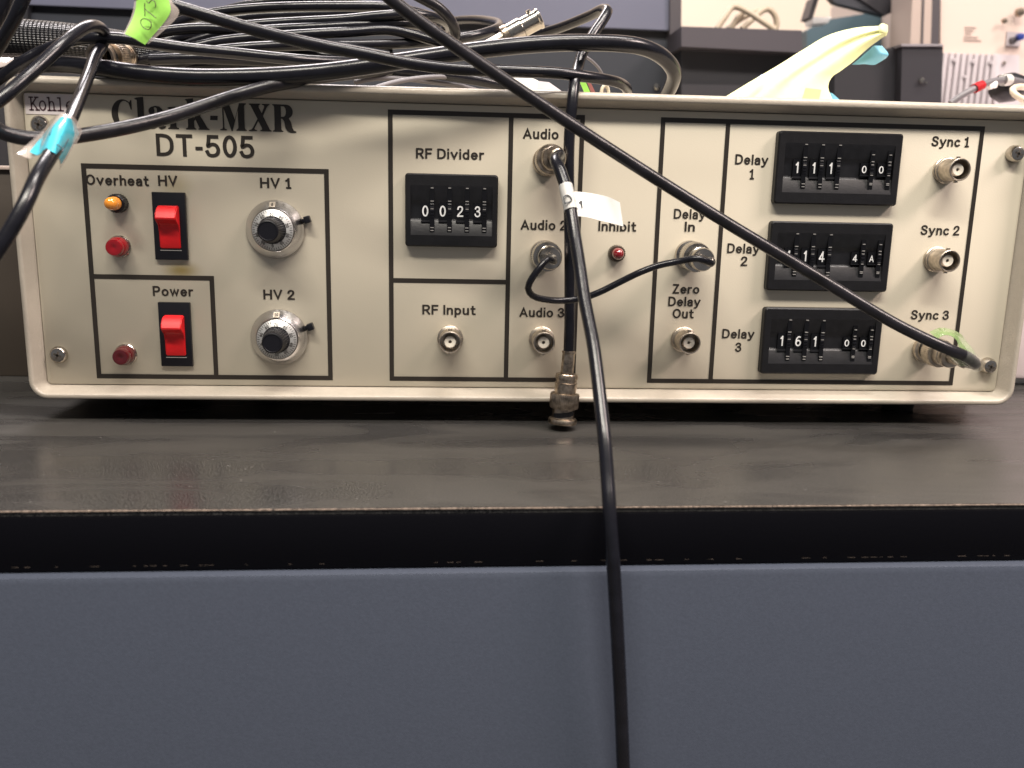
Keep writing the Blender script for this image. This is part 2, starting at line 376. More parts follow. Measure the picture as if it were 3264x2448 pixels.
# ---- grotesque stroke font (cap height 1, strokes are skeleton lines; 's' first = smoothed)
B_, T_, X_ = .083, .917, .637
def ell(cx, cy, rx, ry, a0=0, a1=360, n=20): return arc(cx, cy, rx, ry, a0, a1, n)
_bowl = ('s', (.083, T_), (.34, T_), (.49, .88), (.555, .72), (.49, .53), (.34, .46), (.083, .46))
F = {
 'H': [[(.083, B_), (.083, T_)], [(.617, B_), (.617, T_)], [(.083, .51), (.617, .51)]],
 'V': [[(.06, T_), (.33, .11), (.60, T_)]], 'O': [ell(.38, .5, .30, .417)], 'v': [[(.06, X_), (.28, .11), (.50, X_)]],
 'e': [[(.10, .37), (.49, .37)], ell(.30, .36, .21, .277, 2, 315)], 'r': [[(.083, B_), (.083, X_)], ['s', (.083, .40), (.12, .54), (.22, .62), (.32, .625)]],
 'h': [[(.083, B_), (.083, T_)], ['s', (.083, .42), (.14, .57), (.27, .637), (.40, .60), (.45, .46), (.45, .27), (.45, B_)]],
 'n': [[(.083, B_), (.083, X_)], ['s', (.083, .42), (.14, .57), (.27, .637), (.40, .60), (.45, .46), (.45, .27), (.45, B_)]],
 'a': [['s', (.10, .51), (.16, .61), (.27, .637), (.39, .60), (.44, .48), (.44, .27), (.44, B_)], ['s', (.44, .40), (.26, .38), (.12, .32), (.083, .21), (.13, .10), (.25, .07), (.38, .13), (.44, .24)]],
 't': [['s', (.17, .86), (.17, .55), (.17, .26), (.20, .12), (.30, .085), (.34, .09)], [(.06, X_), (.32, X_)]],
 'P': [[(.083, B_), (.083, T_)], list(_bowl)], 'R': [[(.083, B_), (.083, T_)], list(_bowl), [(.33, .46), (.57, .08)]],
 'w': [[(.06, X_), (.21, .11), (.37, .62), (.53, .11), (.68, X_)]], 'o': [ell(.30, .36, .22, .277)],
 'F': [[(.083, B_), (.083, T_)], [(.083, T_), (.49, T_)], [(.083, .51), (.44, .51)]],
 'D': [[(.083, B_), (.083, T_)], ['s', (.083, T_), (.28, T_), (.48, .86), (.60, .70), (.625, .5), (.60, .30), (.48, .14), (.28, B_), (.083, B_)]],
 'i': [[(.083, B_), (.083, X_)], [(.083, .90), (.083, .93)]], 'd': [[(.48, B_), (.48, T_)], ell(.29, .36, .205, .277)],
 'b': [[(.083, B_), (.083, T_)], ell(.28, .36, .205, .277)], 'p': [[(.083, -.18), (.083, X_)], ell(.28, .36, .205, .277)],
 'l': [[(.083, B_), (.083, T_)]], 'I': [[(.083, B_), (.083, T_)]],
 'y': [[(.06, X_), (.28, .10)], ['s', (.50, X_), (.36, .26), (.25, -.03), (.18, -.13), (.06, -.15)]],
 'u': [['s', (.083, X_), (.083, .42), (.083, .25), (.13, .12), (.25, .083), (.38, .13), (.45, .26)], [(.45, B_), (.45, X_)]],
 'A': [[(.05, B_), (.34, .89), (.63, B_)], [(.17, .33), (.51, .33)]],
 'S': [['s', (.53, .75), (.47, .87), (.31, .92), (.16, .87), (.10, .73), (.17, .60), (.32, .52), (.48, .43), (.54, .28), (.48, .13), (.31, .075), (.14, .12), (.07, .25)]],
 'c': [ell(.30, .36, .215, .277, 46, 314)], 'Z': [[(.08, T_), (.50, T_)], [(.50, .90), (.10, .10)], [(.08, B_), (.54, B_)]],
 'T': [[(.08, T_), (.58, T_)], [(.33, B_), (.33, T_)]], '-': [[(.10, .38), (.24, .38)]],
 '1': [['s', (.13, .76), (.22, .80), (.28, .90)], [(.30, B_), (.30, T_)], [(.18, .06), (.42, .06)]],
 '2': [['s', (.09, .70), (.14, .85), (.28, .917), (.43, .86), (.48, .71), (.42, .54), (.26, .35), (.13, .20), (.09, .09)], [(.08, B_), (.50, B_)]],
 '3': [['s', (.09, .76), (.17, .88), (.29, .917), (.43, .86), (.47, .72), (.41, .58), (.26, .53)], ['s', (.26, .53), (.44, .46), (.51, .30), (.45, .14), (.30, .075), (.14, .12), (.07, .26)]],
 '4': [[(.40, B_), (.40, T_)], [(.38, .88), (.08, .32)], [(.08, .29), (.54, .29)]],
 '5': [[(.16, T_), (.46, T_)], ['s', (.15, T_), (.13, .70), (.11, .50), (.27, .58), (.43, .53), (.51, .34), (.46, .15), (.30, .075), (.14, .11), (.07, .24)]],
 '6': [ell(.29, .32, .21, .24), ['s', (.43, .88), (.29, .90), (.15, .76), (.09, .55), (.08, .34)]],
 '7': [[(.08, T_), (.48, T_)], [(.46, .88), (.22, B_)]], '8': [ell(.29, .71, .18, .20), ell(.29, .30, .215, .22)],
 '9': [ell(.29, .68, .21, .24), ['s', (.15, .12), (.29, .10), (.43, .24), (.49, .45), (.50, .66)]],
 '0': [ell(.29, .5, .21, .42)],
}
F1 = [[(.30, B_), (.30, T_)], [(.16, .74), (.27, .88)]]      # engraved-style 1 of the thumbwheels
def ribbon(bm, P, wd, z):
    P = [Vector(p) for p in P]; closed = (P[0] - P[-1]).length < 1e-6
    if closed: P = P[:-1]
    n = len(P); vs = []
    for i, p in enumerate(P):
        if closed: d0 = (p - P[i - 1]).normalized(); d1 = (P[(i + 1) % n] - p).normalized()
        else: d0 = (p - P[max(i - 1, 0)]); d1 = (P[min(i + 1, n - 1)] - p); d0 = d0.normalized() if d0.length > 1e-9 else d1.normalized(); d1 = d1.normalized() if d1.length > 1e-9 else d0
        t = (d0 + d1).normalized(); nn = Vector((-t.y, t.x)); k = min(1 / max(abs(nn.dot(Vector((-d0.y, d0.x)))), .3), 2.4)
        q = p
        if not closed and i == 0: q = p - d1 * wd / 2
        if not closed and i == n - 1: q = p + d0 * wd / 2
        vs.append((bm.verts.new((*(q + nn * wd / 2 * k), z)), bm.verts.new((*(q - nn * wd / 2 * k), z))))
    for i in range(n if closed else n - 1):
        a, b = vs[i], vs[(i + 1) % n]; bm.faces.new((a[0], a[1], b[1], b[0]))
def font_mesh(s, wd=.165, track=.105, space=.30, table=None):
    bm = bmesh.new(); x = 0; zi = 0
    for ch in s:
        if ch == ' ': x += space; continue
        g = (table or {}).get(ch) or F[ch]; mx = 0
        lo = min(p[0] for st in g for p in st if p != 's') - .083
        for st in g:
            P = catmull_n([(*p, 0) for p in st[1:]], 5) if st[0] == 's' else st
            P = [(p[0] - lo + x, p[1]) for p in P]; mx = max(mx, max(p[0] for p in P))
            zi += 1; ribbon(bm, P, wd, (zi % 7) * .0016)
        x = mx + .083 + track
    return bm_mesh(bm)
def ymesh(me):
    return me
G = {}
G['C'] = ([arc(.46, .5, .46, .52, 52, 318, 26) + [(.85, .30), (.80, .27)] + [(.72, .13)] + arc(.53, .5, .27, .47, 290, 62, 20) + [(.70, .90), (.78, .66), (.82, .66), (.82, 1.0), (.78, 1.0), (.74, .93)]], .90)
G['l'] = ([stem(.10, .36, 1.13, .10, top=False)], .48)
G['a'] = ([[(.02, .62), (.06, .53), (.16, .50), (.25, .56), (.27, .66), (.24, .74), (.30, .77), (.36, .72), (.37, .48), (.20, .42), (.06, .34), (.00, .20), (.03, .06), (.13, -.02), (.25, 0), (.34, .06), (.38, .10), (.42, .01), (.52, -.02), (.66, .02), (.70, .08), (.68, .10), (.63, .09), (.61, .14), (.61, .56), (.58, .70), (.46, .80), (.30, .82), (.12, .77), (.04, .70)],
            [(.37, .42), (.37, .18), (.31, .10), (.25, .12), (.23, .22), (.26, .35), (.31, .40)]], .74)
G['r'] = ([stem(.09, .34, .80, .09, top=False)], 0)
G['r'] = ([[(0, 0), (.44, 0), (.44, .035), (.36, .06), (.34, .12), (.34, .52), (.40, .62), (.46, .60), (.50, .53), (.59, .53), (.65, .61), (.64, .73), (.57, .81), (.47, .81), (.39, .75), (.34, .66), (.33, .81), (.02, .78), (.02, .745), (.07, .72), (.09, .66), (.09, .12), (.07, .06), (0, .035)]], .68)
G['k'] = ([[(0, 0), (.42, 0), (.42, .035), (.36, .06), (.34, .12), (.34, .30), (.40, .36), (.54, .08), (.54, .04), (.50, .035), (.50, 0), (.95, 0), (.95, .035), (.88, .06), (.60, .50), (.74, .68), (.84, .75), (.88, .76), (.88, .80), (.50, .80), (.50, .765), (.56, .75), (.56, .70), (.34, .42), (.34, 1.13), (.02, 1.09), (.02, 1.055), (.07, 1.03), (.09, .98), (.09, .12), (.07, .06), (0, .035)]], .95)
G['-'] = ([[(0, .36), (.30, .36), (.32, .52), (.02, .52)]], .36)
G['M'] = ([[(0, 0), (.27, 0), (.27, .035), (.19, .06), (.165, .12), (.165, .80), (.46, -.02), (.50, -.02), (.74, .76), (.74, .12), (.72, .06), (.66, .035), (.66, 0), (1.08, 0), (1.08, .035), (1.02, .06), (1.0, .12), (1.0, .88), (1.02, .94), (1.08, .965), (1.08, 1), (.80, 1), (.61, .40), (.38, 1), (.02, 1), (.02, .965), (.09, .94), (.11, .88), (.11, .12), (.09, .06), (0, .035)]], 1.12)
G['X'] = ([[(0, 0), (.34, 0), (.34, .035), (.25, .06), (.24, .10), (.40, .37), (.54, .12), (.54, .06), (.47, .035), (.47, 0), (.93, 0), (.93, .035), (.87, .06), (.60, .56), (.76, .86), (.82, .94), (.88, .965), (.88, 1), (.57, 1), (.57, .965), (.65, .94), (.66, .89), (.555, .66), (.44, .86), (.44, .94), (.50, .965), (.50, 1), (.04, 1), (.04, .965), (.10, .94), (.37, .45), (.17, .12), (.11, .06), (0, .035)]], .95)
G['R'] = ([[(0, 0), (.42, 0), (.42, .035), (.36, .06), (.345, .12), (.345, .48), (.40, .47), (.47, .38), (.52, .14), (.60, .02), (.74, -.03), (.96, -.02), (.95, .03), (.86, .05), (.80, .16), (.75, .36), (.66, .50)] + arc(.56, .74, .27, .255, -60, 90, 12) + [(0, 1), (0, .965), (.06, .94), (.075, .88), (.075, .12), (.06, .06), (0, .035)],
            [(.345, .93), (.345, .545)] + arc(.44, .74, .11, .19, -80, 80, 8)], .98)
# typewriter glyphs for the sticker
def stroke_text_pts():
    return None
def poly_glyph_mesh(contours):
    c = bpy.data.curves.new('g', 'CURVE'); c.dimensions = '2D'; c.fill_mode = 'FRONT'
    for ct in contours:
        s = c.splines.new('POLY'); s.points.add(len(ct) - 1); s.use_cyclic_u = True
        for p, (x, y) in zip(s.points, ct): p.co = (x, y, 0, 1)
    o = bpy.data.objects.new('g', c); COL.objects.link(o)
    me = bpy.data.meshes.new_from_object(o.evaluated_get(bpy.context.evaluated_depsgraph_get()))
    bpy.data.objects.remove(o); bpy.data.curves.remove(c); return me
def serif_word(s, track=.04):
    x = 0; cs = []
    for ch in s:
        ct, adv = G[ch]; cs += [[(px + x, py) for px, py in c] for c in ct]; x += adv + track
    return poly_glyph_mesh(cs)
def stroke_mesh(strokes, wd):
    """flat ribbon strokes in XY; strokes: list of polylines"""
    bm = bmesh.new()
    for st in strokes:
        P = [Vector((x, y)) for x, y in st]; prev = None
        for i, p in enumerate(P):
            t = (P[min(i + 1, len(P) - 1)] - P[max(i - 1, 0)]).normalized(); n = Vector((-t.y, t.x)) * wd / 2
            e = t * wd / 2 if i == len(P) - 1 else (-t * wd / 2 if i == 0 else Vector((0, 0)))
            a = bm.verts.new((*(p + n + e), 0)); b = bm.verts.new((*(p - n + e), 0))
            if prev: bm.faces.new((prev[0], prev[1], b, a))
            prev = (a, b)
    return bm_mesh(bm)

# ================================================================== WORKBENCH
TZ = -0.0155
eL = atz(0, 1629, TZ); eR = atz(3264, 1606, TZ)
edir = (eR - eL); edir.z = 0; edir.normalize(); ang = math.atan2(edir.y, edir.x)
bench = thing('workbench', 'lab bench with a speckled black top and a blue-grey steel front under the instrument', 'workbench', (eL.x, eL.y, TZ))
bench.rotation_euler = (0, 0, ang)
def bz(v, yl, u=1632):   # height of photo row v on the vertical plane yl behind/before the bench edge
    o = Vector((eL.x, eL.y, 0)) + Vector((-sin(ang), cos(ang), 0)) * yl; n = Vector((-sin(ang), cos(ang), 0)); d = ray(u, v)
    return (CC + d * ((o - CC).dot(n) / d.dot(n))).z - TZ
edge_z = bz(1806, 0)
bm = bmesh.new(); add_box(bm, -1.0, 1.6, 0.0006, 1.1, -.002, 0); link('laminate_top', bm_mesh(bm), bench, M['table'])
bm = bmesh.new(); add_box(bm, -1.0, 1.6, 0, 1.1, edge_z, -.0021, .0006); link('edge_band', bm_mesh(bm, smooth=35), bench, M['edge'])
# worn pale lines along the laminate's front arris and the band's lower arris, broken up by chips
def chips(zc, h, dens, seed, wmax):
    rr = random.Random(seed); bm = bmesh.new(); x = -.25
    while x < .75:
        L = rr.uniform(.0006, wmax)
        hh = h * rr.uniform(.35, 1)
        add_box(bm, x, x + L, -.00012, .0006, zc - hh / 2, zc + hh / 2); x += L + rr.expovariate(dens)
    return bm
o = link('worn_arris', bm_mesh(chips(-.0003, .00036, 9000, 1, .006)), bench, M['worn']); tag(o, kind='stuff')
o = link('worn_arris', bm_mesh(chips(edge_z + .0018, .00012, 130, 2, .0030)), bench, M['wornlow']); tag(o, kind='stuff')
dy = -.0030
dz_ = bz(1821, dy)
bm = bmesh.new(); add_box(bm, -1.0, 1.6, dy, .6, dz_ - .45, dz_, .0026); link('drawer_front', bm_mesh(bm, smooth=40), bench, M['drawer'])
bm = bmesh.new(); add_box(bm, -1.0, 1.6, .006, .6, dz_ + .0002, edge_z - .0002); link('reveal', bm_mesh(bm), bench, M['deep'])

# lint and dust flecks lying on the laminate
rr = random.Random(11); bm = bmesh.new()
for k in range(110):
    x = rr.uniform(-.05, .5); y = rr.uniform(.002, .105); l = rr.uniform(.00012, .0005) * (1 if rr.random() < .85 else 2); a = rr.uniform(0, pi); w2 = rr.uniform(.00008, .00018)
    c, s2 = cos(a), sin(a); bm.faces.new([bm.verts.new((x + p * c - q * s2, y + p * s2 + q * c, .00012)) for p, q in ((-l, -w2), (l, -w2), (l, w2), (-l, w2))])
tag(link('dust_flecks', bm_mesh(bm), bench, mat('grey_lint', (.20, .19, .18), .8)), kind='stuff')

# ================================================================== INSTRUMENT
gen = thing('delay_generator', 'wide beige laboratory delay generator with red rocker switches, dials and thumbwheels on its front', 'instrument', (0.2127, 0.18, TZ))
GI = Vector(gen.location)
W, H = .425, .1204
def gp(o):                    # parent to the instrument while keeping world coordinates
    o.parent = gen; o.location = Vector(o.location) - GI; return o
def rr_off(l, r, b, t, rad): return rrect(-l / 1000, W + r / 1000, -b / 1000, H + t / 1000, rad / 1000)
bm = bmesh.new()
loft_xz(bm, [(rr_off(.35, .35, .35, .35, 2.2), .006), (rr_off(.35, .35, .35, .35, 2.2), .0002), (rr_off(.9, .9, .9, .9, 3), -.0004),
             (rr_off(2.6, 2.5, 2.7, 2.5, 5), -.0058), (rr_off(2.9, 2.9, 3.0, 2.9, 5.3), -.0064), (rr_off(3.3, 3.3, 3.4, 3.5, 5.8), -.0066),
             (rr_off(4.4, 4.4, 4.6, 4.6, 7.2), -.0066), (rr_off(4.9, 5.0, 5.1, 5.5, 7.8), -.0061), (rr_off(5.2, 5.5, 5.3, 6.0, 8.2), -.0050), (rr_off(5.3, 5.6, 5.35, 6.2, 8.4), -.0036),
             (rr_off(5.3, 5.6, 5.35, 6.2, 8.4), .022), (rr_off(4.9, 5.2, 5.0, 5.8, 8), .0222)])
bezel = gp(link('bezel', bm_mesh(bm, smooth=50), None, M['rim']))
bm = bmesh.new()
loft_xz(bm, [(rr_off(4.6, 4.9, 4.7, 5.4, 7.8), .0221), (rr_off(4.6, 4.9, 4.7, 5.4, 7.8), .36)], True, True)
gp(link('case', bm_mesh(bm, smooth=50), None, M['paint']))
bm = bmesh.new()
loft_xz(bm, [(rrect(0, W, 0, H, .002), .003), (rrect(0, W, 0, H, .002), .0002), (rrect(.0002, W - .0002, .0002, H - .0002, .002), 0)], True, True)
panel = gp(link('front_panel', bm_mesh(bm, smooth=50), None, M['panel'], GI))
panel.data.transform(Matrix.Translation(-GI)); 
# stain coordinates are read in object space: keep the panel's origin at the world origin
panel.data.transform(Matrix.Translation(GI)); panel.location = -GI
PI_ = panel
def pp(o):                    # child of the panel, world coordinates kept (panel origin = world origin)
    o.parent = panel; return o
bm = bmesh.new(); add_box(bm, .0005, W - .0005, .0225, .357, -.0062, -.0048); gp(link('underside_shade', bm_mesh(bm), None, M['rubber']))  # black sheet added to deepen the shade under the case
for (x, y) in ((.03, .03), (W - .03, .03), (.03, .31), (W - .03, .31)):
    gp(lathe('foot', [(0, 0), (7, 0), (7.5, 1), (8, 9.2), (0, 9.2)], M['rubber'], None, (x, y, TZ), 24, mtx=None))

# printed outline: flat strips
LW = .00195
def strips(rects):
    bm = bmesh.new()
    for (x0, x1, z0, z1) in rects:
        vs = [bm.verts.new(p) for p in ((x0, 0, z0), (x1, 0, z0), (x1, 0, z1), (x0, 0, z1))]; bm.faces.new(vs)
    return bm_mesh(bm)
def frame_rects(x0, x1, z0, z1, w=LW):   # outer box; strips butt end to end
    return [(x0, x1, z1 - w, z1), (x0, x1, z0, z0 + w), (x0, x0 + w, z0 + w, z1 - w), (x1 - w, x1, z0 + w, z1 - w)]
xa, xb, xc, xd, xe, xf, xg, xh, xk = .0209, .1217, .1465, .1979, .2281, .2615, .2906, .4042, .0725
zT, zT1, zB, zM = .1177, .0930, .0027, .0476
fr = frame_rects(xa, xb, zB, zT1) + [(xa + LW, xk, zM - LW, zM), (xk - LW, xk, zB + LW, zM - LW)]
pp(link('printed_outline', strips(fr), None, M['print'], (0, -.00016, 0)))
zmm = at(1430, 896).z
fr = frame_rects(xc, xe + .0009, zB, zT) + [(xd - LW * .5, xd + LW * .5, zB + LW, zT - LW), (xc + LW, xd - LW * .5, zmm - LW / 2, zmm + LW / 2)]
pp(link('printed_outline', strips(fr), None, M['print'], (0, -.00016, 0)))
fr = frame_rects(xf, xh, zB, zT) + [(xg - LW * .5, xg + LW * .5, zB + LW, zT - LW)]
pp(link('printed_outline', strips(fr), None, M['print'], (0, -.00016, 0)))
# words on the panel
for s, a, b, c in (('Overheat', 275, 589, 476), ('HV', 505, 592, 567), ('HV 1', 829.5, 599, 929), ('Power', 488, 943, 616.6), ('HV 2', 840, 954, 940),
                   ('RF Divider', 1325.7, 504.7, 1543), ('Audio', 1666, 441.6, 1780), ('1', 1799, 446, 1814), ('Audio 2', 1658.4, 731.8, 1806), ('RF Input', 1346, 1001.8, 1516.7),
                   ('Audio 3', 1654.5, 1010, 1798.6), ('Inhibit', 1906.6, 736, 2028), ('Delay', 2146.8, 697, 2248.5), ('In', 2181, 738, 2214),
                   ('Zero', 2142.8, 935.6, 2228.6), ('Delay', 2129, 975.4, 2232.6), ('Out', 2142.8, 1014, 2211),
                   ('Delay', 2342, 523.6, 2448), ('1', 2386.8, 571, 2402.6), ('Sync 1', 2967, 465.7, 3088), ('Delay', 2316.7, 806.4, 2420), ('2', 2359.4, 847.6, 2381),
                   ('Sync 2', 2932, 748, 3056.6), ('Delay', 2300.7, 1078, 2403.7), ('3', 2341.5, 1121, 2362), ('Sync 3', 2901, 1017.7, 3022.8)):
    pp(label_px(s, a, b, c, None))
a = at(500, 497); b = at(811.5, 497)
pp(put_text(font_mesh('DT-505', .15, .09), a.x, b.x, .0090, a.z, -.00018, 'lettering', None, M['print']))
me = serif_word('Clark-MXR'); xs = [v.co.x for v in me.vertices]; a = at(359, 404.5); b = at(945, 420)
s_ = (b.x - a.x) / (max(xs) - min(xs)); capz = .0109
for v in me.vertices: v.co = ((v.co.x - min(xs)) * s_, 0, v.co.y * capz)
pp(link('lettering', me, None, M['print'], (a.x, -.00018, at(700, 415).z)))
# name sticker
a = at(83, 363); b = at(250, 300)
bm = bmesh.new(); add_box(bm, a.x, b.x, -.0002, .0, a.z, min(b.z + .002, H - .0004)); stick = gp(link('name_sticker', bm_mesh(bm), None, M['sticker']))
K = {'K': [[(.0, .0), (.34, 0)], [(.17, 0), (.17, 1)], [(.0, 1), (.34, 1)], [(.75, 1), (.22, .42)], [(.34, .55), (.80, 0)], [(.62, 0), (.95, 0)], [(.58, 1), (.9, 1)]],
     'o': [arc(.4, .36, .30, .36, 0, 360, 16)], 'h': [[(0, 0), (.34, 0)], [(.17, 0), (.17, 1)], [(.02, 1), (.17, 1)], [(.17, .5), (.3, .68), (.48, .7), (.6, .6), (.64, .4), (.64, 0)], [(.5, 0), (.82, 0)]],
     'l': [[(.1, 0), (.66, 0)], [(.38, 0), (.38, 1)], [(.16, 1), (.38, 1)]], 'e': [[(.1, .38), (.68, .38), (.66, .55), (.54, .7), (.38, .73), (.2, .64), (.09, .36), (.2, .08), (.4, 0), (.66, .08)]],
     'r': [[(.05, 0), (.5, 0)], [(.25, 0), (.25, .7)], [(.08, .7), (.25, .7)], [(.25, .45), (.42, .66), (.6, .7), (.7, .6)]]}
st = []; 
for i, ch in enumerate('Kohler'):
    for s in K[ch]: st.append([(x * .78 + i * .72, y) for x, y in s])
me = stroke_mesh(st, .105); a = at(97, 350); cp = .0049
for v in me.vertices: v.co = (v.co.x * cp, 0, v.co.y * cp)
o = link('lettering', me, stick, M['brownink'], (a.x, -.00035, a.z))

# ---- screws
def screw(u, v, h=2.3):
    p = at(u, v, 0); base = h
    o = gp(lathe('screw', [(0, 0), (3.6, 0), (3.75, .3), (3.6, base * .55), (2.9, base * .9), (1.9, base), (0, base)], M['chrome'], None, (p.x, 0, p.z), 28))
    bm = bmesh.new(); y = -(base + .06) / 1000
    for a in (20, 110):
        m4 = Matrix.Rotation(R(a), 4, 'Y'); vs = []
        bmx = bmesh.new(); add_box(bmx, -.0017, .0017, y, y + .0012, -.00045, .00045); bmx.transform(m4)
        me = bpy.data.meshes.new('t'); bmx.to_mesh(me); bmx.free(); bm.from_mesh(me)
    link('cross_slot', bm_mesh(bm), o, M['tarnish'])
screw(130, 398); screw(190, 1130); screw(3229, 491, 4.2); screw(3143, 1164, 4.2)

# ---- rocker switches
def rocker(uTL, vTL, uTR, vTR, uBL, vBL):
    a = at(uTL, vTL, -1.5); b = at(uTR, vTR, -1.5); c = at(uBL, vBL, -1.5)
    cx, cz = (a.x + b.x) / 2, (a.z + c.z) / 2; w_, h_ = (b.x - a.x), (a.z - c.z)
    cx = (a.x + b.x + 2 * c.x) / 4 + w_ / 4
    bm = bmesh.new(); add_box(bm, -w_ / 2, w_ / 2, -.0018, 0, -h_ / 2, h_ / 2, .0003)
    sw = gp(link('rocker_switch', bm_mesh(bm, smooth=35), None, M['switchblack'], (cx, 0, cz)))
    rw = .0044
    # side profile of the rocker (z, depth out): proud at the top, scooped in the middle
    prof = [(8.9, 1.6), (8.6, 4.2), (7.7, 5.4), (5.6, 6.8), (3.9, 7.7), (3.2, 7.6), (2.6, 6.7), (1.8, 4.9), (.8, 3.5), (-.6, 2.9), (-2.4, 2.75), (-9.0, 2.7), (-9.5, 2.4), (-9.6, 1.6)]
    k = h_ / .0292
    bm = bmesh.new(); A = [bm.verts.new((-rw * k, -d / 1000, z * k / 1000)) for z, d in prof]; B = [bm.verts.new((rw * k, -d / 1000, z * k / 1000)) for z, d in prof]
    for i in range(len(prof) - 1): bm.faces.new((A[i], A[i + 1], B[i + 1], B[i]))
    bm.faces.new(A); bm.faces.new(B[::-1]); bm.faces.new((A[0], B[0], B[-1], A[-1]))
    bmesh.ops.bevel(bm, geom=[e for e in bm.edges if abs(abs(e.verts[0].co.x) - rw * k) < 1e-6 and abs(e.verts[0].co.x - e.verts[1].co.x) < 1e-6], offset=.0004, segments=2, affect='EDGES')
    link('rocker', bm_mesh(bm, smooth=32), sw, M['red'])
    bm = bmesh.new(); add_box(bm, -rw * k * 1.03, rw * k * 1.03, -.0021, -.0017, -h_ * .362, -h_ * .352); link('rocker_lip', bm_mesh(bm), sw, M['glint'])
rocker(483, 611.4, 589.3, 615, 495, 827.5)
rocker(503.7, 963, 605.7, 965.5, 513.7, 1167)

# ---- indicator lamps
def px_xz(u, v): p = at(u, v, 0); return p.x, p.z
x, z = px_xz(380, 648)
o = gp(lathe('indicator_lamp', [(3.9, 0), (3.9, 4.4), (3.2, 5), (2.6, 5), (2.6, 4)], M['tarnish'] if False else M['black'], None, (x, 0, z), 48, (0, 1, .28))); tag(o, 'amber overheat lamp in a black knurled nut')
lathe('lens', [(2.75, 4), (2.75, 7.2), (2.5, 7.6), (2.65, 9), (2.3, 10.6), (1.5, 11.5), (0, 11.9)], M['amber'], o, (0, 0, 0), 32)
def red_lamp(u, v, lm, lbl):
    x, z = px_xz(u, v)
    o = gp(lathe('indicator_lamp', [(4.75, 0), (4.75, .5), (4.35, 1.0), (4.2, 1.0)], M['chrome'], None, (x, 0, z), 40)); tag(o, lbl)
    lathe('lens', [(4.2, .8), (4.15, 3.4), (3.7, 4.4), (3.55, 4.6), (3.5, 6.4), (3.2, 6.9), (1.6, 7.1), (.5, 6.7), (0, 6.6)], lm, o, (0, 0, 0), 36)
red_lamp(381, 786, M['redlens'], 'bright red lamp below the amber lamp'); red_lamp(401.8, 1130, M['darkred'], 'dark red power lamp')
x, z = px_xz(1964, 807)
o = gp(lathe('indicator_lamp', [(3.7, 0), (3.7, 2.8), (3.2, 3.2), (2.5, 3.2)], M['darknut'], None, (x, 0, z), 48, (0, 1, .28))); tag(o, 'small red inhibit lamp in a knurled nut')
lathe('lens', [(2.6, 3), (2.6, 5.0), (2.2, 6.6), (1.2, 7.6), (0, 7.9)], M['midred'], o, (0, 0, 0), 32)

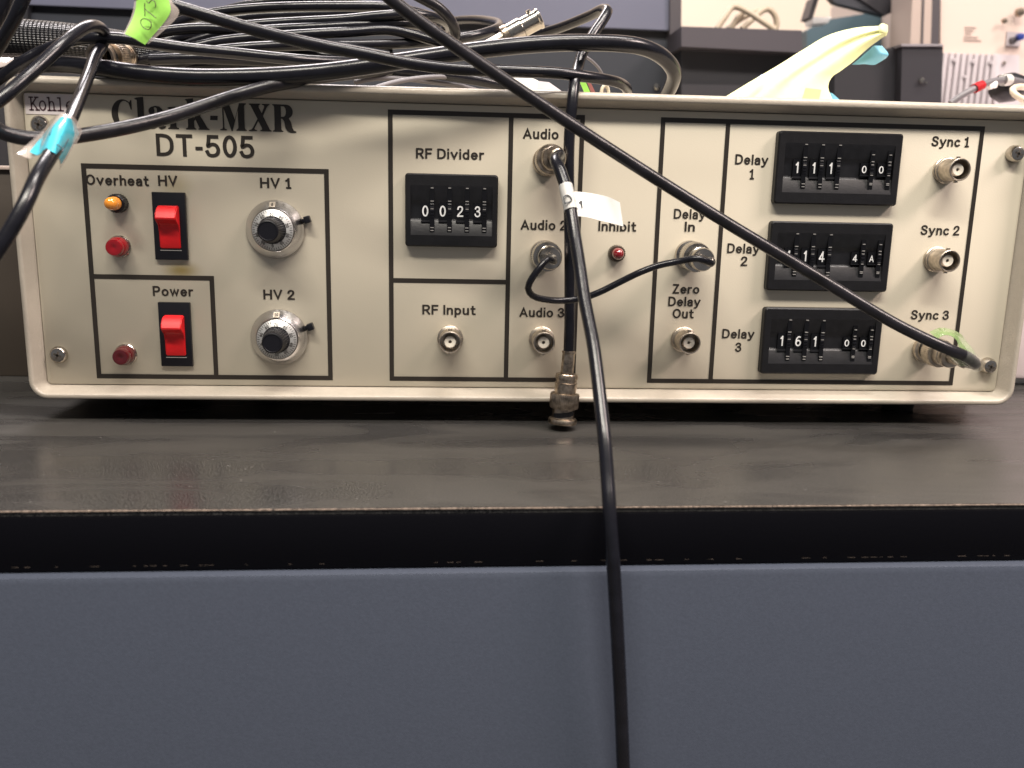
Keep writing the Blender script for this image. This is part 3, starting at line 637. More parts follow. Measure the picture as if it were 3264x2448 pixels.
# ---- ten-turn dials
def dial(u, v, start, window, ulev, vlev):
    x, z = px_xz(u, v)
    o = gp(lathe('counting_dial', [(11.4, 0), (12.15, .7), (12.2, 1.2), (12.0, 1.6), (9.3, 5.4), (8.85, 5.9), (8.7, 5.5)], M['alu'], None, (x, 0, z), 64))
    lathe('scale_ring', [(8.65, 5.2), (8.6, 6.6), (8.25, 6.9), (5.8, 8.0), (5.6, 7.6)], M['aluface'], o, (0, 0, 0), 64)
    lathe('knob', [(5.8, 7.4), (5.8, 8.2), (5.2, 9.4), (4.65, 16.0), (4.25, 16.6), (3.8, 16.8), (3.6, 16.5), (0, 16.5)], M['black'], o, (0, 0, 0), 64, (0, 3, .32))
    # ticks and numbers lie on the sloped scale ring
    def slope(r): return -(6.95 + (8.25 - r) / (8.25 - 5.8) * 1.1 + .05) / 1000
    bm = bmesh.new()
    for k in range(50):
        a = 2 * pi * k / 50; r0, r1 = (8.2, 7.35) if k % 5 else (8.2, 7.1); t = Vector((cos(a), sin(a))); n = Vector((-sin(a), cos(a))) * .11
        q = [t * r0 + n, t * r0 - n, t * r1 - n, t * r1 + n]
        bm.faces.new([bm.verts.new((p.x / 1000, slope(p.length), p.y / 1000)) for p in q])
    link('scale_marks', bm_mesh(bm), o, M['print'])
    bm = bmesh.new(); lathe_bm(bm, [(.00885, .00592), (.00852, .00678)], 64, None, OUT); link('scale_line', bm_mesh(bm), o, M['print'])
    bm = bmesh.new()
    for k in range(10):
        val = (start - 10 * k) % 100; me = font_mesh(str(val) if val else '0', .17)
        xs = [q.co.x for q in me.vertices]; c = (min(xs) + max(xs)) / 2; th = -2 * pi * k / 10
        for q in me.vertices:
            X = (q.co.x - c) * 1.35; Y = q.co.y * 1.2 + 5.95
            xx, yy = X * cos(th) - Y * sin(th), X * sin(th) + Y * cos(th)
            q.co = (xx / 1000, slope(math.hypot(xx, yy)) - .00004, yy / 1000)
        bm.from_mesh(me)
    link('scale_numbers', bm_mesh(bm), o, M['print'])
    # turns window in the skirt
    bm = bmesh.new(); add_box(bm, -.00125, .00125, -.00012, .0004, -.0014, .0014); bm.transform(Matrix.Translation((-.0002, -.0049, .0103)) @ Matrix.Rotation(R(-43), 4, 'X'))
    win = link('turns_window', bm_mesh(bm), o, M['nickel'])
    me = font_mesh(window, .2); xs = [q.co.x for q in me.vertices]; c = (min(xs) + max(xs)) / 2
    for q in me.vertices: q.co = ((q.co.x - c) * .0013, 0, q.co.y * .0017 - .00085)
    me.transform(Matrix.Translation((-.0002, -.00508, .0104)) @ Matrix.Rotation(R(-43), 4, 'X')); link('turns_number', me, o, M['print'])
    # lock lever
    p = at(ulev, vlev, -3.0); lx, lz = p.x - x, p.z - z
    bm = bmesh.new(); add_box(bm, .0100, math.hypot(lx, lz) + .0012, -.0016, -.0006, -.0009, .0009, .0002); add_box(bm, math.hypot(lx, lz) - .0013, math.hypot(lx, lz) + .0013, -.0042, -.0006, -.0015, .0015, .0004)
    bm.transform(Matrix.Rotation(-math.atan2(lz, lx), 4, 'Y')); link('lock_lever', bm_mesh(bm, smooth=35), o, M['black'])
dial(879, 731, 50, '8', 979, 700); dial(892, 1074, 70, '10', 989, 1042)

# ---- BNC jacks
def jack(u, v, label=None):
    x, z = px_xz(u, v)
    o = gp(lathe('bnc_jack', [(5.6, 0), (5.65, 1.2), (5.3, 1.5), (5.3, 2.6), (4.85, 2.8), (4.7, 3.2), (4.75, 12.0), (4.5, 12.3), (4.1, 12.2), (4.05, 5.0), (0, 5.0)], M['nickel'], None, (x, 0, z), 40))
    lathe('insulator', [(2.6, 5.1), (2.6, 10.2), (2.3, 10.6), (.8, 10.3), (.62, 9.6)], M['teflon'], o, (0, 0, 0), 28)
    lathe('contact', [(.62, 9.8), (.55, 10.0), (.32, 10.0), (.3, 8)], M['tarnish'], o, (0, 0, 0), 12)
    for sx in (-1, 1):
        bm = bmesh.new(); lathe_bm(bm, [(.0009, 0), (.0009, .0008), (.0007, .0009), (0, .0009)], 12, None, Matrix.Translation((0, -.0095, sx * .0046)) @ Matrix.Rotation(0 if sx > 0 else pi, 4, 'X'))
        link('bayonet_lug', bm_mesh(bm, smooth=35), o, M['nickel'])
    return Vector((x, 0, z))
jack(1435, 1078); jack(1725.6, 1080); jack(2177, 1081); jack(3012, 543); jack(2981, 826)
J_a1 = Vector((*px_xz(1743, 515),)); J_a2 = Vector((*px_xz(1733, 811),)); J_di = Vector((*px_xz(2192, 811),)); J_s3 = Vector((*px_xz(2946, 1110),))
for J in (J_a1, J_a2, J_di, J_s3):
    gp(lathe('bnc_jack', [(5.6, 0), (5.65, 1.2), (5.3, 1.5), (5.3, 2.6), (4.6, 2.8), (4.5, 9.0), (0, 9)], M['nickel'], None, (J.x, 0, J.y), 36))

# ---- thumbwheel units
def digit_mesh(ch, wd, ht):
    me = font_mesh(ch, .128, table={'1': F1}); xs = [q.co.x for q in me.vertices]; ys = [q.co.y for q in me.vertices]
    cx = (min(xs) + max(xs)) / 2; cy = (min(ys) + max(ys)) / 2; sx = wd / (max(xs) - min(xs)); sy = ht / (max(ys) - min(ys))
    for q in me.vertices: q.co = ((q.co.x - cx) * sx, -q.co.z * .004, (q.co.y - cy) * sy)
    return me
def thumbwheel(TL, TR, BL, big, small, digits, lbl):
    PR = 4.0                                                     # how far the housing stands out
    a = at(*TL, -PR); b = at(*TR, -PR); c = at(*BL, -PR); w_ = b.x - a.x; h_ = a.z - c.z; cx = (a.x + b.x) / 2; cz = a.z - h_ / 2
    cx = ((a.x + b.x) / 2 + (c.x + w_ / 2)) / 2
    bm = bmesh.new(); y = -PR / 1000; hw, hh = w_ / 2, h_ / 2; iw = hw * .885; i0, i1 = hh * .68, -hh * .68
    loft_xz(bm, [(rrect(-hw, hw, -hh, hh, .0014), -.00005), (rrect(-hw, hw, -hh, hh, .0014), y + .0007), (rrect(-hw + .0006, hw - .0006, -hh + .0006, hh - .0006, .0011), y)])
    # front face with a rectangular opening
    outer = [v for v in bm.verts if abs(v.co.y - y) < 1e-7]
    inn = [bm.verts.new((sx, y, sz)) for sx, sz in ((iw, i0), (-iw, i0), (-iw, i1), (iw, i1))]
    n = len(outer) // 4
    for q in range(4):
        seg = outer[q * n:(q + 1) * n]; nxt = outer[((q + 1) % 4) * n]
        for k in range(n - 1): bm.faces.new((seg[k], seg[k + 1], inn[q]))
        bm.faces.new((seg[-1], nxt, inn[(q + 1) % 4], inn[q]))
    o = gp(link('thumbwheel_switch', bm_mesh(bm, smooth=40), None, M['housing'], (cx, 0, cz))); tag(o, lbl)
    # concave trough
    D = 2.6 / 1000; m0, m1 = hh * .26, -hh * .28
    prof = [(i0, y), (m0 + .0004, y + D * .55), (m0, y + D * .6), (m0 - .0016, y + D * .92), (m0 - .0032, y + D), (m1 + .0008, y + D), (m1, y + D * .62), (m1 - .0003, y + D * .55), (i1, y)]
    bm = bmesh.new(); A = [bm.verts.new((-iw, yy, zz)) for zz, yy in prof]; B = [bm.verts.new((iw, yy, zz)) for zz, yy in prof]
    for k in range(len(prof) - 1): bm.faces.new((A[k], A[k + 1], B[k + 1], B[k]))
    bm.faces.new(A); bm.faces.new(B)
    link('trough', bm_mesh(bm, smooth=25), o, M['housing_mid'])
    def piece(u, v, ch, sm):
        p = at(u, v, -PR + 1.7); lx, lz = p.x - cx, p.z - cz
        wdt, hgt = (.0026, .0046) if not sm else (.0021, .0031)
        # window
        bm = bmesh.new(); add_box(bm, lx - .0020, lx + .0016, y + D - .0012, y + D + .0006, lz - hgt / 2 - .0013, lz + hgt / 2 + .0012); ww = link('digit_window', bm_mesh(bm), o, M['deep'])
        bm = bmesh.new(); zl = lz - hgt / 2 - (.0018 if not sm else .0011)
        add_box(bm, lx - .0021, lx + .0016, y + D - .0019, y + D - .0008, zl - (.0005 if not sm else .00015), zl + (.0004 if not sm else .00015)); link('window_sill', bm_mesh(bm), o, M['housing_mid'])
        wd_ = wdt * (.52 if ch == '1' else 1)
        link('digit', digit_mesh(ch, wd_, hgt), o, M['white'], (lx - .0003, y + D - .00135, lz))
        # toothed wheel rim standing in its slot
        sxx = lx + .0026; z0, z1 = (lz - .0090, lz + .0095) if not sm else (lz - .0083, lz + .0080)
        bm = bmesh.new(); add_box(bm, sxx - .0010, sxx + .0010, y + .0003, y + D, max(z0, i1 + .0004), min(z1, i0 - .0004)); link('slot', bm_mesh(bm), o, M['deep'])
        bm = bmesh.new(); Rw = .0105
        cyy = y + .0006 + Rw - .0010
        N = 40
        for k in range(-9, 10):
            a0 = k * 2 * pi / N; a1 = a0 + pi / N * .9
            for (aa, ab, rr) in ((a0, a1, Rw),):
                q = []
                for al, r_ in ((aa, Rw - .0009), (aa, rr), (ab, rr), (ab, Rw - .0009)):
                    q.append((cyy - r_ * cos(al), lz + r_ * sin(al) * .86))
                Av = [bm.verts.new((sxx - .00075, yy, zz)) for yy, zz in q]; Bv = [bm.verts.new((sxx + .00075, yy, zz)) for yy, zz in q]
                bm.faces.new(Av); bm.faces.new(Bv)
                for e in range(4): bm.faces.new((Av[e], Av[(e + 1) % 4], Bv[(e + 1) % 4], Bv[e]))
        link('thumb_wheel', bm_mesh(bm), o, M['black'])
        # small wheel tabs, their highlights painted in as a pale colour
        bm = bmesh.new()
        offs = ((.0096, .8), (.0042, 1), (.0010 if not sm else .0002, .9), (-.0068 if not sm else -.0060, 1), (-.0080 if not sm else -.0070, .9)) if not sm else ((.0062, .8), (.0033, .8), (.0020, .8), (-.0014, .9), (-.0024, .8), (-.0058, .9), (-.0064, .9))
        for dzz, k in offs:
            add_box(bm, sxx - .00070 * k, sxx + .00070 * k, y - .0002, y + .0006, lz + dzz - .00016, lz + dzz + .00016)
        link('wheel_tab', bm_mesh(bm), o, M['glint'])
    for (u, v), ch in zip(big, digits): piece(u, v, ch, False)
    for (u, v), ch in zip(small, digits[len(big):]): piece(u, v, ch, True)
thumbwheel((1290.4, 551), (1588.3, 557.8), (1292, 784.9), [(1358, 672.6), (1413.5, 673), (1469, 674), (1524, 675)], [], '0023', 'square thumbwheel block reading 0023 under RF Divider')
thumbwheel((2484.7, 415.6), (2882.9, 422.9), (2467, 648.5), [(2541, 534), (2594.5, 535.5), (2648.4, 536.5)], [(2755.5, 540.4), (2809.7, 541.5)], '11100', 'upper right thumbwheel block reading 111 00')
thumbwheel((2460.9, 704.4), (2851, 713.4), (2442.5, 925.7), [(2513.6, 815), (2566.8, 816), (2620, 818)], [(2726, 823), (2779, 824)], '1144A', 'middle right thumbwheel block reading 114 4A')
thumbwheel((2440, 980.4), (2819.4, 986.4), (2423.6, 1191.7), [(2492.2, 1086), (2545.4, 1087), (2598, 1088)], [(2700, 1093), (2752.8, 1094)], '16100', 'lower right thumbwheel block reading 161 00')

# ================================================================== BNC PLUGS (profile along +Z from the mating end)
PLUG_FLANGE = [(4.9, .2), (6.1, 0), (6.3, .5), (6.3, 1.5), (6.0, 2.2), (5.0, 2.6)]
def plug(parent, tip, direction, cable_r=.0023, metal='nickel', short=False, rot=0):
    """mating end at tip, body running along direction; returns the world point where the cable leaves"""
    q = Vector(direction).normalized().to_track_quat('Z', 'Y').to_matrix().to_4x4() @ Matrix.Rotation(rot, 4, 'Z')
    L = .030
    o = lathe('bnc_plug', PLUG_FLANGE + [(4.9, 3.0), (4.9, 6.8)], M[metal], parent, tip, 40, None, q)
    # bayonet ramp opening drawn by a dark slot on the sleeve
    bm = bmesh.new(); vs = []
    for k in range(9):
        a = R(-60 + 15 * k); zc = .0035 + .0018 * (k / 8); r_ = .00497
        vs.append([(r_ * cos(a), r_ * sin(a), zc - .0011), (r_ * cos(a), r_ * sin(a), zc + .0011)])
    for s in (0, pi):
        VV = [[bm.verts.new((x * cos(s) - y * sin(s), x * sin(s) + y * cos(s), z)) for x, y, z in p] for p in vs]
        for i in range(8): bm.faces.new((VV[i][0], VV[i + 1][0], VV[i + 1][1], VV[i][1]))
    bm.transform(q); link('bayonet_slot', bm_mesh(bm, smooth=50), o, M['deep'])
    lathe('coupling_ring', [(4.9, 6.8), (6.0, 6.9), (6.35, 7.4), (6.35, 12.6), (6.0, 13.3), (4.8, 13.5)], M[metal], o, (0, 0, 0), 96, (2, 3, .26), q, smooth=30)
    cr = cable_r * 1000
    bk = [(4.75, 13.4), (4.75, 17.6), (4.9, 17.7), (4.9, 18.0), (4.6, 18.2), (4.6, 19.4), (4.9, 19.6), (4.9, 21.2), (4.5, 21.9), (cr + .5, 22)]
    lathe('plug_body', bk, M[metal], o, (0, 0, 0), 36, None, q)
    lathe('crimp_sleeve', [(cr + .55, 21.9), (cr + .45, 30.6), (cr + .75, 30.9), (cr + .75, 31.6), (cr + .05, 31.9)], M['tarnish'] if metal == 'tarnish' else M[metal], o, (0, 0, 0), 8 if not short else 24, None, q, smooth=20)
    return Vector(tip) + Vector(direction).normalized() * .0315

RC = .0023
def px(*pts): return [at(u, v, y) if not isinstance(u, Vector) else u for (u, v, y) in pts]

# ------------------------------------------------------------------ cable into Sync 3
c1 = thing('coaxial_cable', 'black cable slanting across the front from top centre to the Sync 3 socket', 'cable', at(1240, 0, -60), 'black coaxial cables')
def cab(t, pts, r=RC, m='cable', name='jacket', n=18, step=.0022):
    org = Vector(t.location); P = catmull(pts, step); bm = bmesh.new(); tube_bm(bm, [p - org for p in P], r, n)
    return link(name, bm_mesh(bm, name, 50), t, M[m])
def local(t, p): return Vector(p) - Vector(t.location)
e = plug(c1, local(c1, (J_s3.x, -.0012, J_s3.y)), (0, -1, 0)) + Vector(c1.location)
pts = px((420, -330, 150), (640, -330, 80), (880, -280, 0), (1050, -180, -45), (1150, -90, -62), (1240, -8, -60), (1340, 70, -58), (1500, 181, -55), (1700, 316, -52), (1830, 402, -50), (2000, 512, -48), (2300, 700, -46), (2600, 880, -46), (2850, 1030, -50), (2960, 1085, -53), (3030, 1116, -54))
pts += [at(3078, 1136, -51), e + Vector((.0006, -.0065, 0)), e + Vector((0, .002, 0))]
cab(c1, pts, m='cable_worn')
# tape wrapped round its end
def wrap(t, P, r, m, name, th=.00012, flare=None):
    org = Vector(t.location); Q = catmull(P, .001); bm = bmesh.new(); tube_bm(bm, [p - org for p in Q], r, 24, cap=False)
    bmesh.ops.solidify(bm, geom=list(bm.faces), thickness=th); return link(name, bm_mesh(bm, name, 50), t, M[m])
wrap(c1, [at(3060, 1129, -53.0), at(3074, 1134.5, -51.6), e + Vector((.0009, -.0072, 0)), e + Vector((.0004, -.0040, 0))], RC + .0008, 'thintape', 'clear_tape')
# loop of green-tinged tape standing off the plug
rows = []
for k, (u1, v1, u2, v2) in enumerate(((2962, 1058, 2988, 1080), (2996, 1045, 3010, 1068), (3034, 1050, 3034, 1072), (3064, 1066, 3050, 1086), (3080, 1088, 3056, 1104), (3100, 1112, 3070, 1120), (3110, 1138, 3084, 1146), (3096, 1163, 3066, 1140), (3062, 1167, 3044, 1136), (3034, 1150, 3026, 1128))):
    rows.append([at(u1, v1, -44 + k * .2), at((u1 + u2) / 2, (v1 + v2) / 2, -48), at(u2, v2, -50)])
rows = [[local(c1, p) for p in r] for r in rows]
grid_sheet('green_tape', rows, M['greentape'], c1, .0001)

# ------------------------------------------------------------------ cable hanging with a loose plug
c2 = thing('coaxial_cable', 'black cable hanging straight down the front with a loose tarnished plug at its lower end', 'cable', at(1814, 700, -14), 'black coaxial cables')
ptop = at(1813, 1130, -12.5); pbot = at(1792, 1349, -14.0)
dirp = (ptop - pbot).normalized()
e = plug(c2, local(c2, pbot), dirp, metal='tarnish', rot=R(140)) + Vector(c2.location)
pts = px((1560, 165, 100), (1640, 130, 85), (1696, 114, 74), (1785, 88, 58), (1880, 50, 38), (1922, 30, 26), (1936, 36, 20), (1921, 64, 16), (1897, 100, 12), (1856, 170, 6), (1842, 215, 1.5), (1831, 265, -7.5), (1824, 330, -11.0), (1817, 400, -11.5), (1813, 500, -12), (1814, 650, -12.5), (1816, 800, -13), (1816, 950, -13), (1815, 1050, -12.7))
pts += [e - dirp * .002]
cab(c2, pts)
# black locking tape: dark barrel seen in the plug's body
# ------------------------------------------------------------------ cable from Audio 1 running down past the bench
c3 = thing('coaxial_cable', 'black cable with a white D 1 flag running from Audio down over the bench edge', 'cable', at(1835, 800, -60), 'black coaxial cables')
e = plug(c3, local(c3, (J_a1.x, -.0012, J_a1.y)), (.03, -1, .03), metal='tarnish') + Vector(c3.location)
C3P = [e - Vector((0, -.002, 0)), e + Vector((.0002, -.0035, .0002))] + px((1771, 512, -44), (1781, 532, -47.5), (1792, 562, -50), (1805, 602, -53), (1820, 675, -57), (1832, 749, -62), (1848, 850, -70), (1861, 943, -77), (1876, 1020, -83), (1891, 1097, -89), (1904, 1195, -96), (1915.5, 1296, -103), (1927, 1400, -110), (1936, 1520, -116), (1943, 1627, -121.5), (1951, 1740, -124), (1960, 1880, -124), (1970, 2065, -124), (1979, 2250, -123), (1987, 2448, -122), (1996, 2640, -121))
cab(c3, C3P)
wrap(c3, px((1803, 592, -52.2), (1810, 625, -54.5), (1820, 670, -57.0)), RC + .00028, 'flag', 'label_wrap')
rows = [px((1812, 612, -55), (1850, 612, -53), (1898, 618.5, -49), (1940, 628, -45), (1976, 645, -41)), px((1820, 650, -57), (1860, 650, -54), (1905, 660, -50), (1945, 670, -46), (1982, 688, -42)), px((1826, 688, -58), (1866, 691, -55), (1910, 702, -51), (1950, 712, -47), (1987, 722, -43))]
rows = [[local(c3, p) for p in r] for r in rows]
flag = grid_sheet('label_flag', rows, M['flag'], c3, .00018)
def lettering_on(t, strokes, ox, oy, sx, sy, y, wd, m, name='lettering', shear=0):
    """pen strokes given in photo-pixel offsets, laid as thin ribbons on the tag at depth y(mm) (callable or value)"""
    bm = bmesh.new()
    for st in strokes:
        P = []
        for (a, b) in st:
            u = ox + a * sx + b * shear; v = oy - b * sy; yy = y(u, v) if callable(y) else y
            P.append(local(t, at(u, v, yy)))
        tube_bm(bm, catmull_n(P, 4) if len(P) > 2 else P, wd, 6)
    return link(name, bm_mesh(bm, name, 60), t, M[m])
Dst = [[(0, 0), (0, 1)], [(0, 1), (.35, 1), (.75, .8), (.88, .5), (.75, .18), (.4, 0), (0, 0)]]
lettering_on(c3, [[(1800, 646), (1796, 628)], [(1796, 628), (1806, 622), (1816, 626), (1822, 636), (1817, 643), (1800, 649)]], 0, 0, 1, -1, lambda u, v: -58.3 - (v - 636) * .055, .00024, 'ink')
lettering_on(c3, [[(1845, 648), (1851, 642), (1853, 642), (1855, 664)]], 0, 0, 1, -1, -55.0, .00026, 'ink')

# ------------------------------------------------------------------ thin jumper from Audio 2 to Delay In
c4 = thing('jumper_cable', 'thin black jumper cable looping from the Audio 2 socket to the Delay In socket', 'cable', at(1900, 930, -40))
e1 = plug(c4, local(c4, (J_a2.x, -.0012, J_a2.y)), (.02, -1, 0), .0013, metal='chrome', short=True) + Vector(c4.location)
e2 = plug(c4, local(c4, (J_di.x, -.0012, J_di.y)), (.03, -1, -.03), .0013, metal='chrome', short=True) + Vector(c4.location)
cab(c4, [e1 + Vector((0, .002, 0)), e1 + Vector((0, -.0025, -.0002))] + px((1744, 828, -38.5), (1722, 852, -40), (1697, 885, -40), (1683, 918, -38), (1697, 942, -35), (1740, 955, -31), (1800, 958, -27.5), (1850, 952, -27), (1905, 934, -29), (1970, 902, -30), (2040, 868, -32), (2100, 846, -33), (2170, 832, -35), (2225, 824, -38.5)) + [e2 + Vector((-.0010, -.0042, -.0001)), e2 + Vector((0, -.0012, 0)), e2 + Vector((0, .002, 0))], .00135, n=14)

# ------------------------------------------------------------------ cable with blue tag, far left
c7 = thing('coaxial_cable', 'shiny black cable with a blue paper tag looping over the top left corner', 'cable', at(200, 430, -75), 'black coaxial cables')
C7P = px((-420, 470, -20), (-240, 460, -50), (-80, 375, -64), (0, 318, -60), (60, 268, -55), (120, 215, -48), (190, 150, -40), (240, 108, -32), (283, 84, -24), (318, 88, -15), (334, 115, -7), (322, 150, -8), (303, 180, -16), (285, 230, -27), (262, 290, -41), (238, 350, -55), (212, 410, -69), (184, 460, -81), (155, 505, -92), (116, 571, -102), (80, 650, -108), (27, 745, -112), (-20, 815, -114), (-80, 900, -114), (-180, 1080, -116), (-260, 1300, -120), (-300, 1620, -130), (-300, 2000, -134))
cab(c7, C7P)
def tag_rows(t, spec): return [[local(t, at(*q)) for q in r] for r in spec]
# blue paper folded round the cable: rows run down the cable, columns across from left flap over the cable to the right flap
grid_sheet('blue_tag', tag_rows(c7, [
    [(159, 403, -66), (178, 385, -70), (196, 373, -74.5), (216, 374, -75), (236, 388, -68), (253, 426, -62)],
    [(128, 440, -72), (150, 425, -76), (170, 408, -82), (200, 412, -83), (226, 430, -76), (238, 452, -70)],
    [(94, 484, -80), (122, 494, -84), (142, 476, -90), (172, 486, -92.5), (190, 505, -86), (196, 523, -79)]]), M['blue'], c7, .00015)
grid_sheet('clear_tape', tag_rows(c7, [
    [(135, 417, -64), (165, 380, -66.5), (192, 362, -71), (222, 366, -71.5), (246, 384, -65), (263, 416, -61)],
    [(95, 452, -70), (135, 430, -72.5), (165, 404, -78), (203, 408, -79), (230, 428, -73), (246, 452, -69)],
    [(54, 489, -80), (98, 505, -80.5), (138, 486, -86), (174, 494, -89), (190, 515, -82), (190, 541, -78)]]), M['tape'], c7, .0001)
lettering_on(c7, [[(164, 418), (170, 430), (178, 434)], [(173, 425), (188, 424), (194, 433), (186, 442), (176, 438)], [(158, 430), (163, 422)], [(181, 460), (196, 470), (202, 474), (212, 455), (218, 444)], [(202, 474), (200, 484)]], 0, 0, 1, -1, lambda u, v: -84.8 - (v - 430) * .16, .00017, 'ink')

# ------------------------------------------------------------------ cable with green tag
c5 = thing('coaxial_cable', 'black cable with a green paper tag slanting from upper left to mid top', 'cable', at(700, 62, -40), 'black coaxial cables')
cab(c5, px((400, -45, -46), (480, -8, -45), (540, 14, -44), (620, 38, -42), (700, 62, -40), (800, 92, -37), (900, 118, -33), (1000, 142, -29), (1163, 173, -24), (1325, 205, -20), (1461, 221, -16), (1627, 226, -12), (1785, 234, -9), (1900, 249, -2), (1965, 261, 8), (1996, 280, 22), (2000, 310, 40)))
wrap(c5, px((524, 8, -44.3), (545, 17, -43.7)), RC + .0004, 'tape', 'clear_tape')
grid_sheet('green_tag', tag_rows(c5, [
    [(436, -14, -46), (470, -14, -48), (505, -14, -49.5), (540, 2, -48)], [(428, 45, -47), (465, 52, -48), (500, 55, -49), (538, 50, -48)],
    [(399, 108, -49), (425, 120, -49), (445, 132, -48.5), (462, 143, -48)]]), M['green'], c5, .00015)
grid_sheet('clear_tape', tag_rows(c5, [
    [(430, -14, -45.6), (470, -14, -47.6), (505, -14, -49.1), (548, 4, -47.6)], [(421, 45, -46.6), (465, 52, -47.6), (500, 55, -48.6), (568, 50, -47)],
    [(393, 109, -48.6), (425, 122, -48.6), (445, 134, -48.1), (474, 140, -47.6)]]), M['tape'], c5, .0001)
lettering_on(c5, [[(455, 60), (449, 66), (450, 78), (460, 90), (474, 94), (482, 84), (480, 70), (466, 60), (455, 60)], [(461, 10), (462, 52)], [(463, 30), (498, 58)], [(466, 2), (474, 10), (482, 2), (490, 2), (496, 12), (496, 22)]], 0, 0, 1, -1, -50.3, .00016, 'brownink')

# ------------------------------------------------------------------ thick cable along the top lip and over the arch
def simple(label, pts, r=RC, m='cable', n=16, name='coaxial_cable', cat='cable', group='black coaxial cables'):
    P = px(*pts); mid = P[len(P) // 2]
    bm = bmesh.new(); tube_bm(bm, [p - mid for p in catmull(P, .0025)], r, n)
    o = link(name, bm_mesh(bm, name, 50), None, M[m], mid); return tag(o, label, cat, group)
simple('thick black cable along the front lip, arching over to a bend right of centre', ((-60, 215, 25), (60, 208, 15), (200, 205, 3), (325, 217, -6), (450, 234, -9), (600, 245, -10.5), (800, 244, -11), (1000, 232, -10), (1150, 214, -8), (1300, 192, -7), (1500, 163, -6), (1700, 142, -5), (1880, 136, -3), (2035, 147, 2), (2110, 180, 10), (2148, 228, 20), (2138, 275, 34), (2112, 320, 50)), .0034, n=22)
simple('black cable drooping across the upper left front below the lip behind the blue tag', ((-60, 60, 90), (-200, 90, 50), (-260, 180, -10), (-190, 270, -55), (-90, 345, -72), (-40, 388, -72), (0, 418, -69), (60, 437, -66), (150, 443, -60), (250, 433, -53), (400, 407, -43), (550, 370, -31), (650, 338, -24), (760, 302, -17), (850, 277, -13), (950, 258, -6), (1050, 243, 4), (1200, 225, 20), (1350, 205, 40)), r=.00255, m='cable_worn')
simple('black cable rising from the left edge over the braided sleeve and along the bundle', ((-70, 300, 0), (0, 250, 0), (60, 205, 0), (130, 165, 2), (200, 138, 0), (290, 122, -8), (380, 122, -8), (480, 138, -4), (600, 155, 0), (750, 170, 5), (900, 186, 8), (1000, 194, 15), (1150, 200, 30), (1300, 205, 50)))
simple('black cable end crossing the upper left corner nearly upright', ((95, -50, -40), (70, 5, -40), (45, 60, -38), (15, 115, -35), (-30, 190, -30)))
simple('dark cable end at the very left edge of the picture top', ((30, -50, -12), (12, 20, -12), (-12, 80, -10), (-50, 140, -8)))
# coils lying on the instrument behind the front cables
simple('uppermost black cable of the coil lying on the instrument', ((660, 60, 95), (740, 28, 92), (830, 10, 90), (950, 1, 90), (1100, -10, 90), (1250, -25, 90)))
simple('black cable loop of the coil running level just below its topmost cable', ((520, 95, 62), (600, 60, 60), (700, 38, 60), (820, 26, 60), (950, 21, 60), (1100, 20, 62), (1220, 22, 65), (1320, 38, 70), (1400, 62, 80), (1440, 92, 98), (1420, 118, 120)))
simple('black cable loop of the coil curving up to the slanting cable', ((420, 165, 40), (540, 128, 42), (660, 100, 46), (800, 80, 50), (950, 70, 50), (1100, 62, 50), (1220, 50, 50), (1310, 46, 55), (1380, 54, 62), (1425, 80, 80), (1400, 108, 100)))
simple('black cable loop of the coil in the middle of the bundle', ((450, 175, 44), (560, 150, 44), (700, 110, 44), (850, 96, 46), (1000, 88, 48), (1150, 80, 50), (1290, 74, 56), (1380, 92, 70), (1400, 118, 90)))
simple('black cable of the coil low in the bundle beside the silver connector', ((430, 195, 30), (560, 165, 30), (700, 132, 34), (850, 118, 38), (1000, 108, 42), (1120, 102, 46), (1236, 96, 50), (1320, 112, 52), (1390, 132, 50), (1470, 160, 48)))
simple('dark brown-black cable bending down behind the slanting cable', ((1270, -45, 20), (1340, -8, 20), (1400, 26, 22), (1437, 66, 25), (1452, 105, 30), (1440, 150, 40)), m='cable_worn')
simple('black cable whose end loop closes in a ring beside the silver connector', ((560, 185, 24), (700, 160, 28), (850, 148, 33), (1000, 143, 38), (1150, 143, 46), (1300, 138, 54), (1420, 128, 60), (1520, 112, 66), (1580, 92, 78), (1590, 76, 96), (1560, 66, 122), (1500, 62, 150), (1440, 68, 172), (1390, 86, 185)))
simple('black cable inside the bundle above the lip left of centre', ((480, 190, 22), (620, 186, 20), (760, 190, 20), (900, 198, 22), (1050, 210, 24), (1200, 222, 26), (1350, 232, 28), (1460, 246, 30), (1560, 264, 34), (1660, 288, 40)))
simple('black cable partly hidden behind the green tag', ((380, 150, 30), (480, 110, 32), (600, 92, 35), (700, 92, 38), (820, 108, 40), (960, 128, 40), (1100, 152, 40), (1240, 178, 42)))
simple('black cable at the back of the bundle near the left third', ((560, 215, 40), (700, 205, 42), (850, 180, 44), (980, 160, 48), (1100, 160, 52), (1250, 165, 56)))
simple('thin grey wire just above the lip left of centre', ((1130, 262, 18), (1200, 250, 22), (1290, 252, 26), (1380, 262, 30), (1470, 275, 36), (1530, 292, 44)), .0011, 'greycable', 10, 'wire', 'wire', 'thin wires above the lip')
simple('thin grey wire crossing lowest above the lip', ((1190, 282, 10), (1260, 262, 16), (1330, 250, 22), (1420, 245, 28), (1500, 256, 34)), .0011, 'greycable', 10, 'wire', 'wire', 'thin wires above the lip')
simple('very thin dark wire arching behind the hanging cable', ((1840, 168, 60), (1872, 184, 60), (1898, 205, 62), (1918, 232, 64), (1926, 262, 66), (1926, 300, 68)), .0007, 'greycable', 8, 'wire', 'wire', 'thin wires above the lip')
